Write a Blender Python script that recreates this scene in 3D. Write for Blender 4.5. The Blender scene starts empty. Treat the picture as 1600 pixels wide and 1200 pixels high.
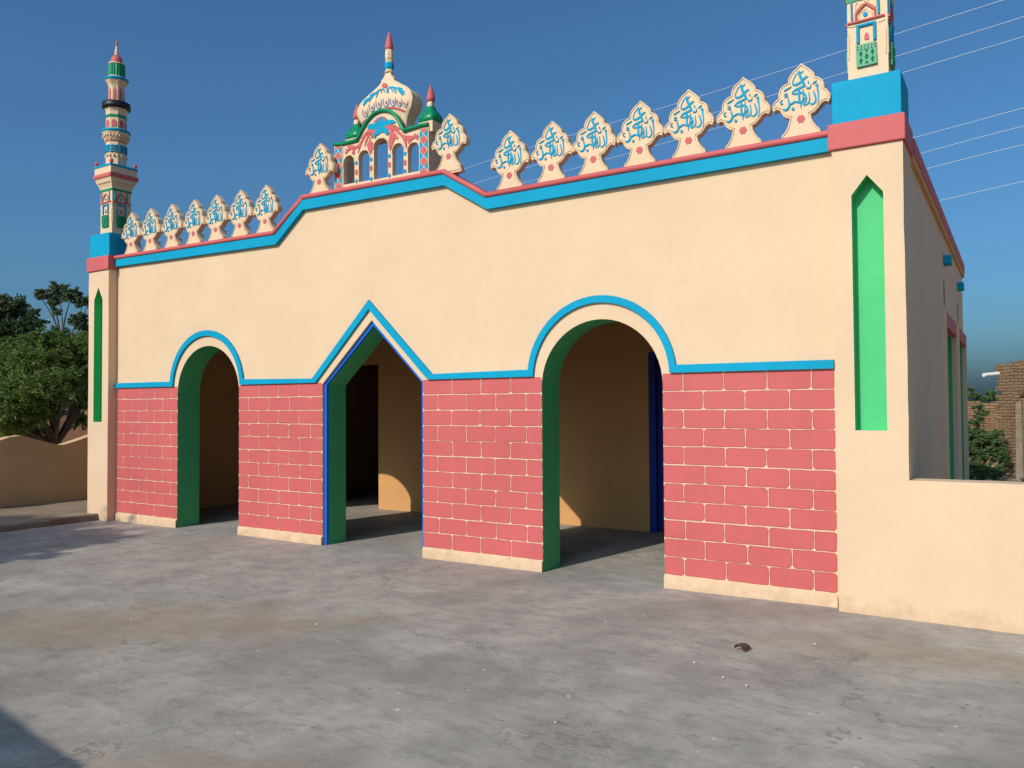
import bpy, bmesh, math, random
from mathutils import Vector, Matrix
from mathutils.geometry import tessellate_polygon
R = math.radians
S = bpy.context.scene
COL = S.collection
random.seed(7)

# ------------------------------------------------------------------ camera
F, YAW, PIT, ROL = 1256.6, 0.5615, 0.0255, -0.0061
CX, CD, CZ = 5.4398, 6.7032, 1.6
fwd = Vector((-math.sin(YAW)*math.cos(PIT), math.cos(YAW)*math.cos(PIT), math.sin(PIT)))
rt0 = Vector((math.cos(YAW), math.sin(YAW), 0)); up0 = rt0.cross(fwd)
rt = rt0*math.cos(ROL) + up0*math.sin(ROL); up = -rt0*math.sin(ROL) + up0*math.cos(ROL)
CAM = Vector((CX, -CD, CZ))
cam = bpy.data.objects.new("camera", bpy.data.cameras.new("camera")); COL.objects.link(cam)
M = Matrix((( rt.x, up.x, -fwd.x, CAM.x), (rt.y, up.y, -fwd.y, CAM.y), (rt.z, up.z, -fwd.z, CAM.z), (0, 0, 0, 1)))
cam.matrix_world = M
cam.data.sensor_width = 36; cam.data.lens = F/1600*36; cam.data.clip_end = 5000; cam.data.clip_start = 0.05
S.camera = cam

def ray(px, py):
    return fwd + rt*((px-800)/F) - up*((py-600)/F)
def at(px, py, Y):                    # point of the photo on the plane y = Y
    d = ray(px, py); return CAM + d*((Y-CAM.y)/d.y)
def atx(px, py, X):
    d = ray(px, py); return CAM + d*((X-CAM.x)/d.x)
def atd(px, py, depth):
    return CAM + ray(px, py)*depth

# ------------------------------------------------------------------ light
SUN_EL, SUN_AZ = 33.0, 10.4           # sun stands behind and to the left of the camera
w = bpy.data.worlds.new("World"); S.world = w; w.use_nodes = True
nt = w.node_tree; nt.nodes.clear()
sky = nt.nodes.new('ShaderNodeTexSky'); sky.sky_type = 'NISHITA'; sky.sun_disc = False
sky.sun_elevation = R(SUN_EL); sky.sun_rotation = R(180+SUN_AZ)
sky.air_density = 1.0; sky.dust_density = 3.2; sky.ozone_density = 10.0; sky.altitude = 0
bg = nt.nodes.new('ShaderNodeBackground'); bg.inputs[1].default_value = 0.122
ow = nt.nodes.new('ShaderNodeOutputWorld')
tm = nt.nodes.new('ShaderNodeMix'); tm.data_type = 'RGBA'; tm.blend_type = 'MULTIPLY'; tm.inputs[0].default_value = 1
tm.inputs[7].default_value = (.80, 1.04, .99, 1)
nt.links.new(sky.outputs[0], tm.inputs[6]); nt.links.new(tm.outputs[2], bg.inputs[0]); nt.links.new(bg.outputs[0], ow.inputs[0])
sl = bpy.data.lights.new("sun", 'SUN'); sl.energy = 3.62; sl.angle = R(0.5); sl.color = (1.0, 0.92, 0.79)
so = bpy.data.objects.new("sun", sl); COL.objects.link(so)
e, a = R(SUN_EL), R(SUN_AZ)
sd = Vector((math.sin(a)*math.cos(e), math.cos(a)*math.cos(e), -math.sin(e)))
so.rotation_euler = sd.to_track_quat('-Z', 'Y').to_euler()
S.view_settings.view_transform = 'Standard'; S.view_settings.look = 'None'
S.view_settings.exposure = 0.0; S.view_settings.gamma = 1.0

# ------------------------------------------------------------------ materials
class N:
    def __init__(s, name):
        s.m = bpy.data.materials.new(name); s.m.use_nodes = True
        s.t = s.m.node_tree; s.b = s.t.nodes['Principled BSDF']
        s.pos = s.t.nodes.new('ShaderNodeNewGeometry').outputs['Position']
    def n(s, typ, **kw):
        x = s.t.nodes.new(typ)
        for k, v in kw.items(): setattr(x, k, v)
        return x
    def l(s, a, b): s.t.links.new(a, b)
    def mapping(s, scale=(1,1,1), rot=(0,0,0), loc=(0,0,0), src=None):
        x = s.n('ShaderNodeMapping'); x.inputs['Scale'].default_value = scale
        x.inputs['Rotation'].default_value = rot; x.inputs['Location'].default_value = loc
        s.l(src or s.pos, x.inputs['Vector']); return x.outputs[0]
    def noise(s, scale, detail=4, rough=.55, vec=None, dist=0):
        x = s.n('ShaderNodeTexNoise'); x.inputs['Scale'].default_value = scale
        x.inputs['Detail'].default_value = detail; x.inputs['Roughness'].default_value = rough
        x.inputs['Distortion'].default_value = dist
        s.l(vec or s.pos, x.inputs['Vector']); return x.outputs['Fac']
    def ramp(s, fac, stops):
        x = s.n('ShaderNodeValToRGB'); el = x.color_ramp.elements
        el[0].position, el[1].position = stops[0][0], stops[-1][0]
        def c(v): return (v, v, v, 1) if not isinstance(v, tuple) else v + (1,)
        el[0].color, el[1].color = c(stops[0][1]), c(stops[-1][1])
        for p, v in stops[1:-1]:
            q = el.new(p); q.color = c(v)
        s.l(fac, x.inputs[0]); return x.outputs[0]
    def mix(s, fac, a, b, mode='MIX'):
        x = s.n('ShaderNodeMix', data_type='RGBA', blend_type=mode)
        for i, v in ((0, fac), (6, a), (7, b)):
            if isinstance(v, (int, float)): x.inputs[i].default_value = v
            elif isinstance(v, tuple): x.inputs[i].default_value = v + (1,)
            else: s.l(v, x.inputs[i])
        return x.outputs[2]
    def math(s, op, a, b=None, c=None):
        x = s.n('ShaderNodeMath', operation=op)
        for i, v in enumerate((a, b, c)):
            if v is None: continue
            if isinstance(v, (int, float)): x.inputs[i].default_value = v
            else: s.l(v, x.inputs[i])
        return x.outputs[0]
    def bump(s, h, strength=.3, dist=.01, prev=None):
        x = s.n('ShaderNodeBump'); x.inputs['Strength'].default_value = strength
        x.inputs['Distance'].default_value = dist; s.l(h, x.inputs['Height'])
        if prev: s.l(prev, x.inputs['Normal'])
        return x.outputs[0]
    def done(s, col, rough=.6, normal=None, spec=.3):
        if isinstance(col, tuple): s.b.inputs['Base Color'].default_value = col + (1,)
        else: s.l(col, s.b.inputs['Base Color'])
        if isinstance(rough, (int, float)): s.b.inputs['Roughness'].default_value = rough
        else: s.l(rough, s.b.inputs['Roughness'])
        s.b.inputs['Specular IOR Level'].default_value = spec
        if normal: s.l(normal, s.b.inputs['Normal'])
        return s.m

def mul(c, k): return tuple(min(1, v*k) for v in c)
def paint(name, c, rough=.62, var=.10, bump=.22, spec=.25, dirt=False):
    k = N(name)
    n1 = k.noise(1.3, 5, .6); n2 = k.noise(14, 4, .6); n3 = k.noise(70, 3, .6)
    col = k.mix(k.ramp(n1, [(.3, 0.), (.7, 1.)]), mul(c, 1-var), mul(c, 1+var*.5))
    col = k.mix(k.math('MULTIPLY', k.ramp(n2, [(.45, 0.), (.75, 1.)]), .5), col, mul(c, 1-var*.9))
    if dirt:
        sp = k.n('ShaderNodeSeparateXYZ'); k.l(k.pos, sp.inputs[0])
        low = k.n('ShaderNodeMapRange'); k.l(sp.outputs[2], low.inputs[0])
        low.inputs[1].default_value = .0; low.inputs[2].default_value = .42
        low.inputs[3].default_value = .62; low.inputs[4].default_value = 0.
        pn = k.noise(7, 6, .7)
        f = k.math('MULTIPLY', k.ramp(k.math('ADD', pn, k.math('SUBTRACT', low.outputs[0], .42)), [(.5, 0.), (.78, 1.)]), .34)
        col = k.mix(f, col, (c[0]*.50, c[1]*.43, c[2]*.38))
        st = k.noise(1.0, 4, .6, k.mapping((9, 9, .5)))         # faint rain streaks
        col = k.mix(k.math('MULTIPLY', k.ramp(st, [(.56, 0.), (.8, 1.)]), .16), col, mul(c, .72))
    h = k.math('ADD', k.math('MULTIPLY', n3, .35), n2)
    nr = k.bump(h, bump, .006)
    nr = k.bump(k.noise(2.2, 3, .5), bump*.8, .03, nr)
    return k.done(col, rough, nr, spec)

CREAM = (.705, .500, .330)
m_cream = paint('cream_paint', CREAM, .7, .065, .36, .2, dirt=True)
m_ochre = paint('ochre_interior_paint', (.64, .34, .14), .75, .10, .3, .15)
m_cement = paint('bare_cement', (.24, .22, .19), .85, .15, .4, .1)
m_cream2 = paint('cream_trim_paint', (.71, .515, .335), .6, .07, .2, .25)
m_pink = paint('pink_paint', (.56, .118, .118), .6, .11, .25, .22)
m_pinkd = paint('pink_outline_paint', (.43, .078, .08), .6, .10, .2, .22)
m_cyan = paint('sky_blue_paint', (.002, .305, .500), .6, .12, .22, .12)
m_blue = paint('deep_blue_paint', (.006, .14, .62), .4, .12, .2, .35)
m_navy = paint('navy_paint', (.010, .03, .28), .45, .1, .15, .35)
m_green = paint('leaf_green_paint', (.075, .50, .19), .6, .08, .22, .25)
m_jade = paint('green_reveal_paint', (.08, .40, .14), .6, .10, .22, .25)
m_gloss = paint('glossy_green_paint', (.004, .235, .10), .33, .15, .18, .3)
m_black = paint('black_paint', (.012, .010, .018), .45, .2, .2, .3)
m_dark = paint('dark_slot', (.035, .02, .02), .8, .2, .2, .1)

def m_concrete():
    k = N('trowelled_concrete')
    big = k.noise(.55, 6, .6); mid = k.noise(2.6, 9, .68, dist=.2)
    sv = k.mapping((2.2, 5.5, 1), (0, 0, R(20)))
    st = k.noise(1.9, 8, .70, sv, .35)
    sv2 = k.mapping((2.0, 6.0, 1), (0, 0, R(-34)))
    st2 = k.noise(2.2, 8, .72, sv2, .3)
    fine = k.noise(60, 4, .7)
    col = k.mix(k.ramp(big, [(.32, 0.), (.68, 1.)]), (.345, .312, .272), (.455, .415, .365))
    col = k.mix(k.math('MULTIPLY', k.ramp(mid, [(.40, 0.), (.64, 1.)]), .75), col, (.255, .235, .208))
    col = k.mix(k.math('MULTIPLY', k.ramp(st, [(.50, 0.), (.70, 1.)]), .55), col, (.155, .145, .132))
    col = k.mix(k.math('MULTIPLY', k.ramp(st2, [(.55, 0.), (.74, 1.)]), .45), col, (.44, .42, .38))
    dab = k.noise(9, 4, .6, k.mapping((1.0, 2.2, 1), (0, 0, R(30))))
    col = k.mix(k.math('MULTIPLY', k.ramp(dab, [(.60, 0.), (.72, 1.)]), .38), col, (.12, .115, .11))
    wide = k.noise(.9, 5, .6)
    col = k.mix(k.math('MULTIPLY', k.ramp(wide, [(.47, 0.), (.62, 1.)]), .46), col, (.19, .172, .150))
    # brown silt left by puddles
    sp = k.n('ShaderNodeSeparateXYZ'); k.l(k.pos, sp.inputs[0])
    def blob(x, y, rx, ry, rot=0):
        mp = k.n('ShaderNodeMapping'); mp.vector_type = 'TEXTURE'
        mp.inputs['Location'].default_value = (x, y, 0); mp.inputs['Rotation'].default_value = (0, 0, rot)
        mp.inputs['Scale'].default_value = (rx, ry, 1); k.l(k.pos, mp.inputs['Vector'])
        ln = k.n('ShaderNodeVectorMath', operation='LENGTH'); k.l(mp.outputs[0], ln.inputs[0])
        return k.math('SUBTRACT', 1.0, ln.outputs['Value'])
    f = k.math('MAXIMUM', blob(-.2, -3.25, 1.9, .85, R(35)), blob(.9, -2.55, .9, .28, R(40)))
    f = k.math('MAXIMUM', f, blob(4.9, -1.0, 1.2, .35, R(10)))
    f = k.math('MAXIMUM', f, blob(3.4, -4.6, 2.6, .9, R(12)))
    f = k.math('ADD', k.math('MULTIPLY', f, .55), k.math('MULTIPLY', k.noise(1.9, 7, .68, dist=.5), 1.0))
    col = k.mix(k.math('MULTIPLY', k.ramp(f, [(.53, 0.), (.84, 1.)]), .50), col, (.30, .22, .145))
    # pink tinge, stronger towards the facade
    f2 = k.n('ShaderNodeMapRange'); k.l(sp.outputs[1], f2.inputs[0])
    f2.inputs[1].default_value = -1.6; f2.inputs[2].default_value = -.1; f2.inputs[3].default_value = 0; f2.inputs[4].default_value = .5
    col = k.mix(k.math('MULTIPLY', f2.outputs[0], k.ramp(k.noise(1.4, 5, .6), [(.4, 0.), (.7, .7)])), col, (.40, .315, .305))
    # white paint drips
    def spots(scale, thr, keep):
        v = k.n('ShaderNodeTexVoronoi'); v.inputs['Scale'].default_value = scale
        dv = k.n('ShaderNodeVectorMath', operation='ADD'); k.l(k.pos, dv.inputs[0])
        nn = k.n('ShaderNodeTexNoise'); nn.inputs['Scale'].default_value = 9; k.l(k.pos, nn.inputs['Vector'])
        sc = k.n('ShaderNodeVectorMath', operation='SCALE'); sc.inputs['Scale'].default_value = .05; k.l(nn.outputs['Color'], sc.inputs[0])
        k.l(sc.outputs[0], dv.inputs[1]); k.l(dv.outputs[0], v.inputs['Vector'])
        on = k.math('LESS_THAN', v.outputs['Distance'], thr)
        cs = k.n('ShaderNodeSeparateColor'); k.l(v.outputs['Color'], cs.inputs[0])
        return k.math('MULTIPLY', on, k.math('LESS_THAN', cs.outputs[0], keep))
    col = k.mix(k.math('MULTIPLY', spots(6.0, .07, .22), .7), col, (.66, .64, .60))
    col = k.mix(k.math('MULTIPLY', spots(17, .10, .16), .6), col, (.64, .62, .58))
    col = k.mix(k.math('MULTIPLY', spots(9.0, .10, .16), .6), col, (.12, .115, .12))
    vc = k.n('ShaderNodeTexVoronoi', feature='DISTANCE_TO_EDGE'); vc.inputs['Scale'].default_value = .42
    nd = k.n('ShaderNodeTexNoise'); nd.inputs['Scale'].default_value = 1.6; nd.inputs['Detail'].default_value = 8; nd.inputs['Roughness'].default_value = .65; k.l(k.pos, nd.inputs['Vector'])
    vs_ = k.n('ShaderNodeVectorMath', operation='SCALE'); vs_.inputs['Scale'].default_value = .9; k.l(nd.outputs['Color'], vs_.inputs[0])
    va = k.n('ShaderNodeVectorMath', operation='ADD'); k.l(k.pos, va.inputs[0]); k.l(vs_.outputs[0], va.inputs[1]); k.l(va.outputs[0], vc.inputs['Vector'])
    crack = k.math('MULTIPLY', k.math('LESS_THAN', vc.outputs['Distance'], .0032), k.ramp(big, [(.45, 0.), (.58, .5)]))
    col = k.mix(crack, col, (.10, .095, .09))
    grit = k.noise(210, 2, .6)
    col = k.mix(k.math('MULTIPLY', k.ramp(grit, [(.58, 0.), (.72, 1.)]), .30), col, (.14, .13, .12))
    col = k.mix(k.math('MULTIPLY', k.ramp(grit, [(.28, 1.), (.42, 0.)]), .25), col, (.50, .48, .45))
    h = k.math('ADD', k.math('ADD', k.math('MULTIPLY', fine, .25), st), k.math('MULTIPLY', mid, .6))
    return k.done(col, k.ramp(mid, [(.3, .62), (.7, .88)]), k.bump(h, .22, .02), .2)
m_floor = m_concrete()

def earth(name, c1, c2, sc=3):
    k = N(name)
    n1 = k.noise(sc, 7, .65); n2 = k.noise(sc*14, 5, .7)
    col = k.mix(k.ramp(n1, [(.35, 0.), (.65, 1.)]), c1, c2)
    col = k.mix(k.math('MULTIPLY', k.ramp(n2, [(.5, 0.), (.8, 1.)]), .5), col, mul(c1, .55))
    return k.done(col, .95, k.bump(k.math('ADD', n1, n2), .6, .04), .1)
m_earth = earth('dry_earth', (.42, .29, .17), (.50, .37, .23), .7)
m_soil = earth('trodden_soil', (.27, .195, .13), (.36, .275, .20), 2)
m_bank = earth('red_earth', (.13, .062, .035), (.19, .095, .055), 1.2)
m_stone = earth('rubble_stone', (.30, .235, .17), (.42, .35, .27), 6)
m_shadewall = paint('shaded_cream_wall_paint', (.60, .385, .195), .75, .10, .3, .15)  # cream wall paint darkened to ochre, the wall's shade put into its colour

def m_brickwall():
    k = N('old_mud_brick')
    mp = k.n('ShaderNodeTexCoord')
    br = k.n('ShaderNodeTexBrick'); nd = k.n('ShaderNodeTexNoise'); nd.inputs['Scale'].default_value = 5; nd.inputs['Detail'].default_value = 5; k.l(k.pos, nd.inputs['Vector'])
    sc = k.n('ShaderNodeVectorMath', operation='SCALE'); sc.inputs['Scale'].default_value = .055; k.l(nd.outputs['Color'], sc.inputs[0])
    ad = k.n('ShaderNodeVectorMath', operation='ADD'); k.l(k.mapping((1, 1, 1), src=mp.outputs['UV']), ad.inputs[0]); k.l(sc.outputs[0], ad.inputs[1])
    k.l(ad.outputs[0], br.inputs['Vector'])
    br.inputs['Scale'].default_value = 1; br.inputs['Brick Width'].default_value = .22; br.inputs['Row Height'].default_value = .066
    br.inputs['Mortar Size'].default_value = .010; br.inputs['Mortar Smooth'].default_value = .3
    br.inputs['Color1'].default_value = (.215, .125, .07, 1); br.inputs['Color2'].default_value = (.30, .185, .105, 1)
    br.inputs['Mortar'].default_value = (.07, .042, .026, 1)
    n1 = k.noise(3, 6, .65); n2 = k.noise(30, 4, .7)
    col = k.mix(k.math('MULTIPLY', k.ramp(n1, [(.4, 0.), (.7, 1.)]), .6), br.outputs['Color'], (.27, .175, .105))
    h = k.math('SUBTRACT', k.math('MULTIPLY', n2, .4), br.outputs['Fac'])
    return k.done(col, .95, k.bump(h, .8, .03), .1)
m_mud = m_brickwall()

def foliage(name, dark, mid, light):
    k = N(name)
    g = k.n('ShaderNodeNewGeometry')
    col = k.ramp(g.outputs['Random Per Island'], [(0., dark), (.55, mid), (1., light)])
    n1 = k.noise(.9, 3, .5)
    col = k.mix(k.ramp(n1, [(.35, 0.), (.65, .6)]), col, mul(light, 1.0))
    k.done(col, .55, None, .25)
    tr = k.n('ShaderNodeBsdfTranslucent'); k.l(col, tr.inputs['Color'])
    mx = k.n('ShaderNodeMixShader'); mx.inputs[0].default_value = .38
    k.l(k.b.outputs[0], mx.inputs[1]); k.l(tr.outputs[0], mx.inputs[2])
    k.l(mx.outputs[0], k.t.nodes['Material Output'].inputs[0])
    return k.m
m_acacia = foliage('acacia_leaf', (.045, .085, .022), (.10, .165, .038), (.19, .26, .06))
m_deep = foliage('dark_leaf', (.035, .062, .030), (.065, .105, .045), (.11, .16, .07))
m_grey = foliage('greygreen_leaf', (.055, .085, .045), (.09, .13, .07), (.14, .19, .10))
m_thorn = foliage('thorn_leaf', (.05, .11, .04), (.095, .175, .06), (.16, .25, .09))
m_bark = earth('bark', (.075, .055, .04), (.12, .09, .065), 6)
m_white = paint('white_plastic', (.80, .80, .78), .35, .04, .05, .4)
m_wire = N('aluminium_wire').done((.62, .64, .66), .4, None, .5)
m_clay = paint('dark_clay', (.095, .045, .042), .6, .2, .4, .3)
m_pebble = paint('white_pebble', (.62, .60, .56), .8, .15, .4, .2)

# ------------------------------------------------------------------ mesh helpers
class MB:
    def __init__(s): s.v, s.f, s.mi, s.sm = [], [], [], []
    def add(s, vs, fs, mi=0, smooth=False):
        o = len(s.v); s.v += [tuple(v) for v in vs]
        for f in fs:
            s.f.append([o+i for i in f]); s.mi.append(mi); s.sm.append(smooth)
    def box(s, x0, x1, y0, y1, z0, z1, mi=0):
        vs = [(x, y, z) for z in (z0, z1) for y in (y0, y1) for x in (x0, x1)]
        s.add(vs, [(0,2,3,1), (4,5,7,6), (0,1,5,4), (2,6,7,3), (0,4,6,2), (1,3,7,5)], mi)
    def prism(s, loops, y0, y1, mi=0, side=0, back=True, sides=True, skip=None, fn=None):
        """loops of (x, z): outer plus holes, extruded from y0 (front) to y1; fn maps (x, y, z)"""
        fn = fn or (lambda x, y, z: (x, y, z))
        flat = [p for l in loops for p in l]
        tris = tessellate_polygon([[Vector((p[0], p[1], 0)) for p in l] for l in loops])
        n = len(flat)
        vs = [fn(p[0], y0, p[1]) for p in flat] + [fn(p[0], y1, p[1]) for p in flat]
        def area(t):
            a_, b_, c_ = (flat[i] for i in t)
            return (b_[0]-a_[0])*(c_[1]-a_[1])-(c_[0]-a_[0])*(b_[1]-a_[1])
        fs = []
        for t in tris:
            if abs(area(t)) < 1e-12: continue
            t = t if area(t) > 0 else (t[0], t[2], t[1])
            fs.append(tuple(t))
            if back: fs.append((t[0]+n, t[2]+n, t[1]+n))
        s.add(vs, fs, mi)
        if sides:
            o = 0; off = len(s.v)-2*n
            for l in loops:
                for i in range(len(l)):
                    j = (i+1) % len(l)
                    if skip and skip(l[i], l[j]): continue
                    s.f.append([off+o+i, off+o+j, off+o+j+n, off+o+i+n]); s.mi.append(side); s.sm.append(False)
                o += len(l)
    def tube(s, pts, r, seg=8, mi=0, closed=False, caps=True):
        pts = [Vector(p) for p in pts]; n = len(pts); rs = r if isinstance(r, (list, tuple)) else [r]*n
        ring = []; nrm = None
        for i, p in enumerate(pts):
            a_ = pts[(i-1) % n] if (i or closed) else p; b_ = pts[(i+1) % n] if (i < n-1 or closed) else p
            t = (b_-a_).normalized()
            if nrm is None:
                nrm = t.orthogonal().normalized()
            nrm = (nrm - t*nrm.dot(t)).normalized(); bn = t.cross(nrm)
            k = 1.0
            if 0 < i < n-1:
                c_ = max(.5, math.cos((pts[i]-a_).angle(b_-pts[i], 0)/2)); k = 1/c_
            ring.append([p + (nrm*math.cos(2*math.pi*j/seg) + bn*math.sin(2*math.pi*j/seg))*rs[i]*(k if k < 1.2 else 1.1) for j in range(seg)])
        vs = [v for q in ring for v in q]; fs = []
        for i in range(n if closed else n-1):
            i2 = (i+1) % n
            for j in range(seg):
                j2 = (j+1) % seg
                fs.append((i*seg+j, i*seg+j2, i2*seg+j2, i2*seg+j))
        s.add(vs, fs, mi, True)
        if caps and not closed:
            s.add(ring[0], [tuple(range(seg-1, -1, -1))], mi); s.add(ring[-1], [tuple(range(seg))], mi)
    def loft(s, secs, mi=0, smooth=False, cap=True):
        """secs: list of rings (lists of 3d points of the same length)"""
        n = len(secs[0]); vs = [v for q in secs for v in q]; fs = []
        for i in range(len(secs)-1):
            for j in range(n):
                j2 = (j+1) % n
                fs.append((i*n+j, i*n+j2, (i+1)*n+j2, (i+1)*n+j))
        s.add(vs, fs, mi, smooth)
        if cap:
            s.add(secs[0], [tuple(range(n-1, -1, -1))], mi); s.add(secs[-1], [tuple(range(n))], mi)
    def lathe(s, cx, cy, prof, seg=8, mi=0, smooth=False, rot=0., flute=0.):
        secs = []
        for r_, z in prof:
            secs.append([(cx + r_*(1-flute*(j % 2))*math.cos(2*math.pi*(j+.5)/seg+rot), cy + r_*(1-flute*(j % 2))*math.sin(2*math.pi*(j+.5)/seg+rot), z) for j in range(seg)])
        s.loft(secs, mi, smooth)
    def square(s, cx, cy, prof, mi=0, cham=0., smooth=False):
        secs = []
        for h, z in prof:
            if cham:
                c = h*(1-cham)
                q = [(-c,-h),(c,-h),(h,-c),(h,c),(c,h),(-c,h),(-h,c),(-h,-c)]
            else: q = [(-h,-h),(h,-h),(h,h),(-h,h)]
            secs.append([(cx+x, cy+y, z) for x, y in q])
        s.loft(secs, mi, smooth)
    def build(s, name, mats, parent=None, bevel=0.):
        me = bpy.data.meshes.new(name); me.from_pydata(s.v, [], s.f)
        if not isinstance(mats, (list, tuple)): mats = [mats]
        for m in mats: me.materials.append(m)
        me.polygons.foreach_set('material_index', s.mi); me.polygons.foreach_set('use_smooth', s.sm)
        bm = bmesh.new(); bm.from_mesh(me); bmesh.ops.recalc_face_normals(bm, faces=bm.faces) if len(s.f) < 6000 else None
        bm.to_mesh(me); bm.free(); me.update()
        o = bpy.data.objects.new(name, me); COL.objects.link(o)
        if parent: o.parent = parent
        if bevel:
            b = o.modifiers.new('bevel', 'BEVEL'); b.width = bevel; b.segments = 2; b.limit_method = 'ANGLE'; b.angle_limit = R(50)
        return o

def tag(o, label=None, cat=None, group=None, kind=None):
    if label: o['label'] = label
    if cat: o['category'] = cat
    if group: o['group'] = group
    if kind: o['kind'] = kind
    return o
def empty(name, loc=(0,0,0)):
    o = bpy.data.objects.new(name, None); o.location = loc; o.empty_display_size = .3; COL.objects.link(o); return o
def rough(loop, step=.15, amp=.003, closed=True, keep=None):
    out = []; n = len(loop)
    for i in range(n if closed else n-1):
        a_, b_ = Vector(loop[i]), Vector(loop[(i+1) % n]); L = (b_-a_).length
        out.append(tuple(a_))
        k = int(L/step)
        if k > 1 and not (keep and keep(a_, b_)):
            d = (b_-a_)/L; nn = Vector((-d.y, d.x)); ph = random.random()*6
            for j in range(1, k):
                t = j/k
                w_ = math.sin(t*L*2.1+ph)*.6 + random.uniform(-.6, .6)
                out.append(tuple(a_+(b_-a_)*t + nn*amp*w_))
    if not closed: out.append(loop[-1])
    return out
def inset(poly, d):
    n = len(poly); out = []
    A = sum(poly[i][0]*poly[(i+1) % n][1]-poly[(i+1) % n][0]*poly[i][1] for i in range(n))
    sg = 1 if A > 0 else -1
    for i in range(n):
        p, a_, b_ = Vector(poly[i]), Vector(poly[i-1]), Vector(poly[(i+1) % n])
        e1, e2 = (p-a_).normalized(), (b_-p).normalized()
        n1, n2 = Vector((-e1.y, e1.x))*sg, Vector((-e2.y, e2.x))*sg
        m_ = (n1+n2)
        if m_.length < 1e-4: m_ = n1
        m_.normalize(); k = d/max(.45, m_.dot(n1))
        out.append(tuple(p+m_*k))
    return out
def smooth_line(pts, sub=4):
    """Catmull-Rom through pts (tuples of any length)"""
    out = []; n = len(pts)
    for i in range(n-1):
        p0, p1, p2, p3 = pts[max(0, i-1)], pts[i], pts[i+1], pts[min(n-1, i+2)]
        for j in range(sub):
            t = j/sub
            out.append(tuple(.5*((2*b) + (-a_+c)*t + (2*a_-5*b+4*c-d)*t*t + (-a_+3*b-3*c+d)*t**3) for a_, b, c, d in zip(p0, p1, p2, p3)))
    out.append(tuple(pts[-1])); return out
def ribbon(pts):
    """pts: (x, z, width) -> outline polygon"""
    L_, R_ = [], []; n = len(pts)
    for i, (x, z, w_) in enumerate(pts):
        a_, b_ = pts[max(0, i-1)], pts[min(n-1, i+1)]
        d = Vector((b_[0]-a_[0], b_[1]-a_[1])); d = d.normalized() if d.length > 1e-9 else Vector((1, 0))
        nn = Vector((-d.y, d.x))*w_/2
        L_.append((x+nn.x, z+nn.y)); R_.append((x-nn.x, z-nn.y))
    return L_, R_
def add_ribbon(mb, pts, y0, y1, mi=0, fn=None):
    fn = fn or (lambda x, y, z: (x, y, z))
    L_, R_ = ribbon(pts); n = len(L_)
    vs = [fn(p[0], y0, p[1]) for p in L_] + [fn(p[0], y0, p[1]) for p in R_] + [fn(p[0], y1, p[1]) for p in L_] + [fn(p[0], y1, p[1]) for p in R_]
    fs = []
    for i in range(n-1):
        fs += [(i, n+i, n+i+1, i+1), (i, i+1, 2*n+i+1, 2*n+i), (n+i, 3*n+i, 3*n+i+1, n+i+1)]
    fs += [(0, 2*n, 3*n, n), (n-1, 2*n-1, 4*n-1, 3*n-1)]
    mb.add(vs, fs, mi)
def arc(cx, cz, r, a0, a1, n):
    return [(cx+r*math.cos(R(a0+(a1-a0)*i/n)), cz+r*math.sin(R(a0+(a1-a0)*i/n))) for i in range(n+1)]

# ------------------------------------------------------------------ the ground
g = MB(); g.add([(-600, -300, -.03), (600, -300, -.03), (600, 900, -.03), (-600, 900, -.03)], [(0, 1, 2, 3)])
tag(g.build('ground', m_earth), kind='structure')
g = MB()
nx, ny = 60, 60
gv = []
for j in range(ny+1):
    for i in range(nx+1):
        x, y = -5.63+(16)*i/nx, -11+18.3*j/ny
        gv.append((x, y, 0.004*math.sin(x*1.7+y*.9)+.003*math.sin(y*2.3-x) - .004))
g.add(gv, [(j*(nx+1)+i, j*(nx+1)+i+1, (j+1)*(nx+1)+i+1, (j+1)*(nx+1)+i) for j in range(ny) for i in range(nx) if not (gv[j*(nx+1)+i][0] > 4.5 and gv[j*(nx+1)+i][1] > .2)], 0, True)
tag(g.build('courtyard_floor', m_floor), kind='structure')
g = MB(); g.prism([rough([(-11, -.02), (-5.74, -.02), (-5.66, .0), (-5.65, .07), (-5.67, .085), (-7.75, .09), (-11, .09)], 9, 0)], -12, 9)
# raised strip of trodden soil with a concrete kerb
def strip(xa, xb, z):
    vs = []; ys = [-12+21*j/70 for j in range(71)]
    for y in ys:
        for i in range(15):
            t = i/14; x = xa+(xb-xa)*t
            vs.append((x, y, z + .012*math.sin(x*5+y*3.1)*math.sin(y*2.2) + random.uniform(-.004, .004) - (.0 if i < 14 else .004)))
    return vs, [(j*15+i, j*15+i+1, (j+1)*15+i+1, (j+1)*15+i) for j in range(70) for i in range(14)]
g = MB(); g.add(*strip(-8.0, -5.74, .078), 0, True)
tag(g.build('soil_strip', m_soil), kind='structure')
g = MB(); lp = [(-5.64, -.03), (-5.64, .07), (-5.66, .085), (-5.76, .085), (-5.76, -.03)]
g.loft([[(x+random.uniform(-.008, .008), y, z+random.uniform(-.004, .004)*(z > 0)) for x, z in lp] for y in [-12+12.4*i/60 for i in range(61)]])
m_kerb = earth('kerb_concrete', (.20, .155, .115), (.29, .24, .19), 4)
tag(g.build('kerb', m_kerb), kind='structure')

# ------------------------------------------------------------------ the mosque
mosque = tag(empty('mosque'), 'cream, pink and blue painted mosque with three archways, written finials, domed kiosk and corner minarets', 'mosque')
XL, XR, WT = -5.42, 4.22, .34
XB = 4.75                                   # right outer face
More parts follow.
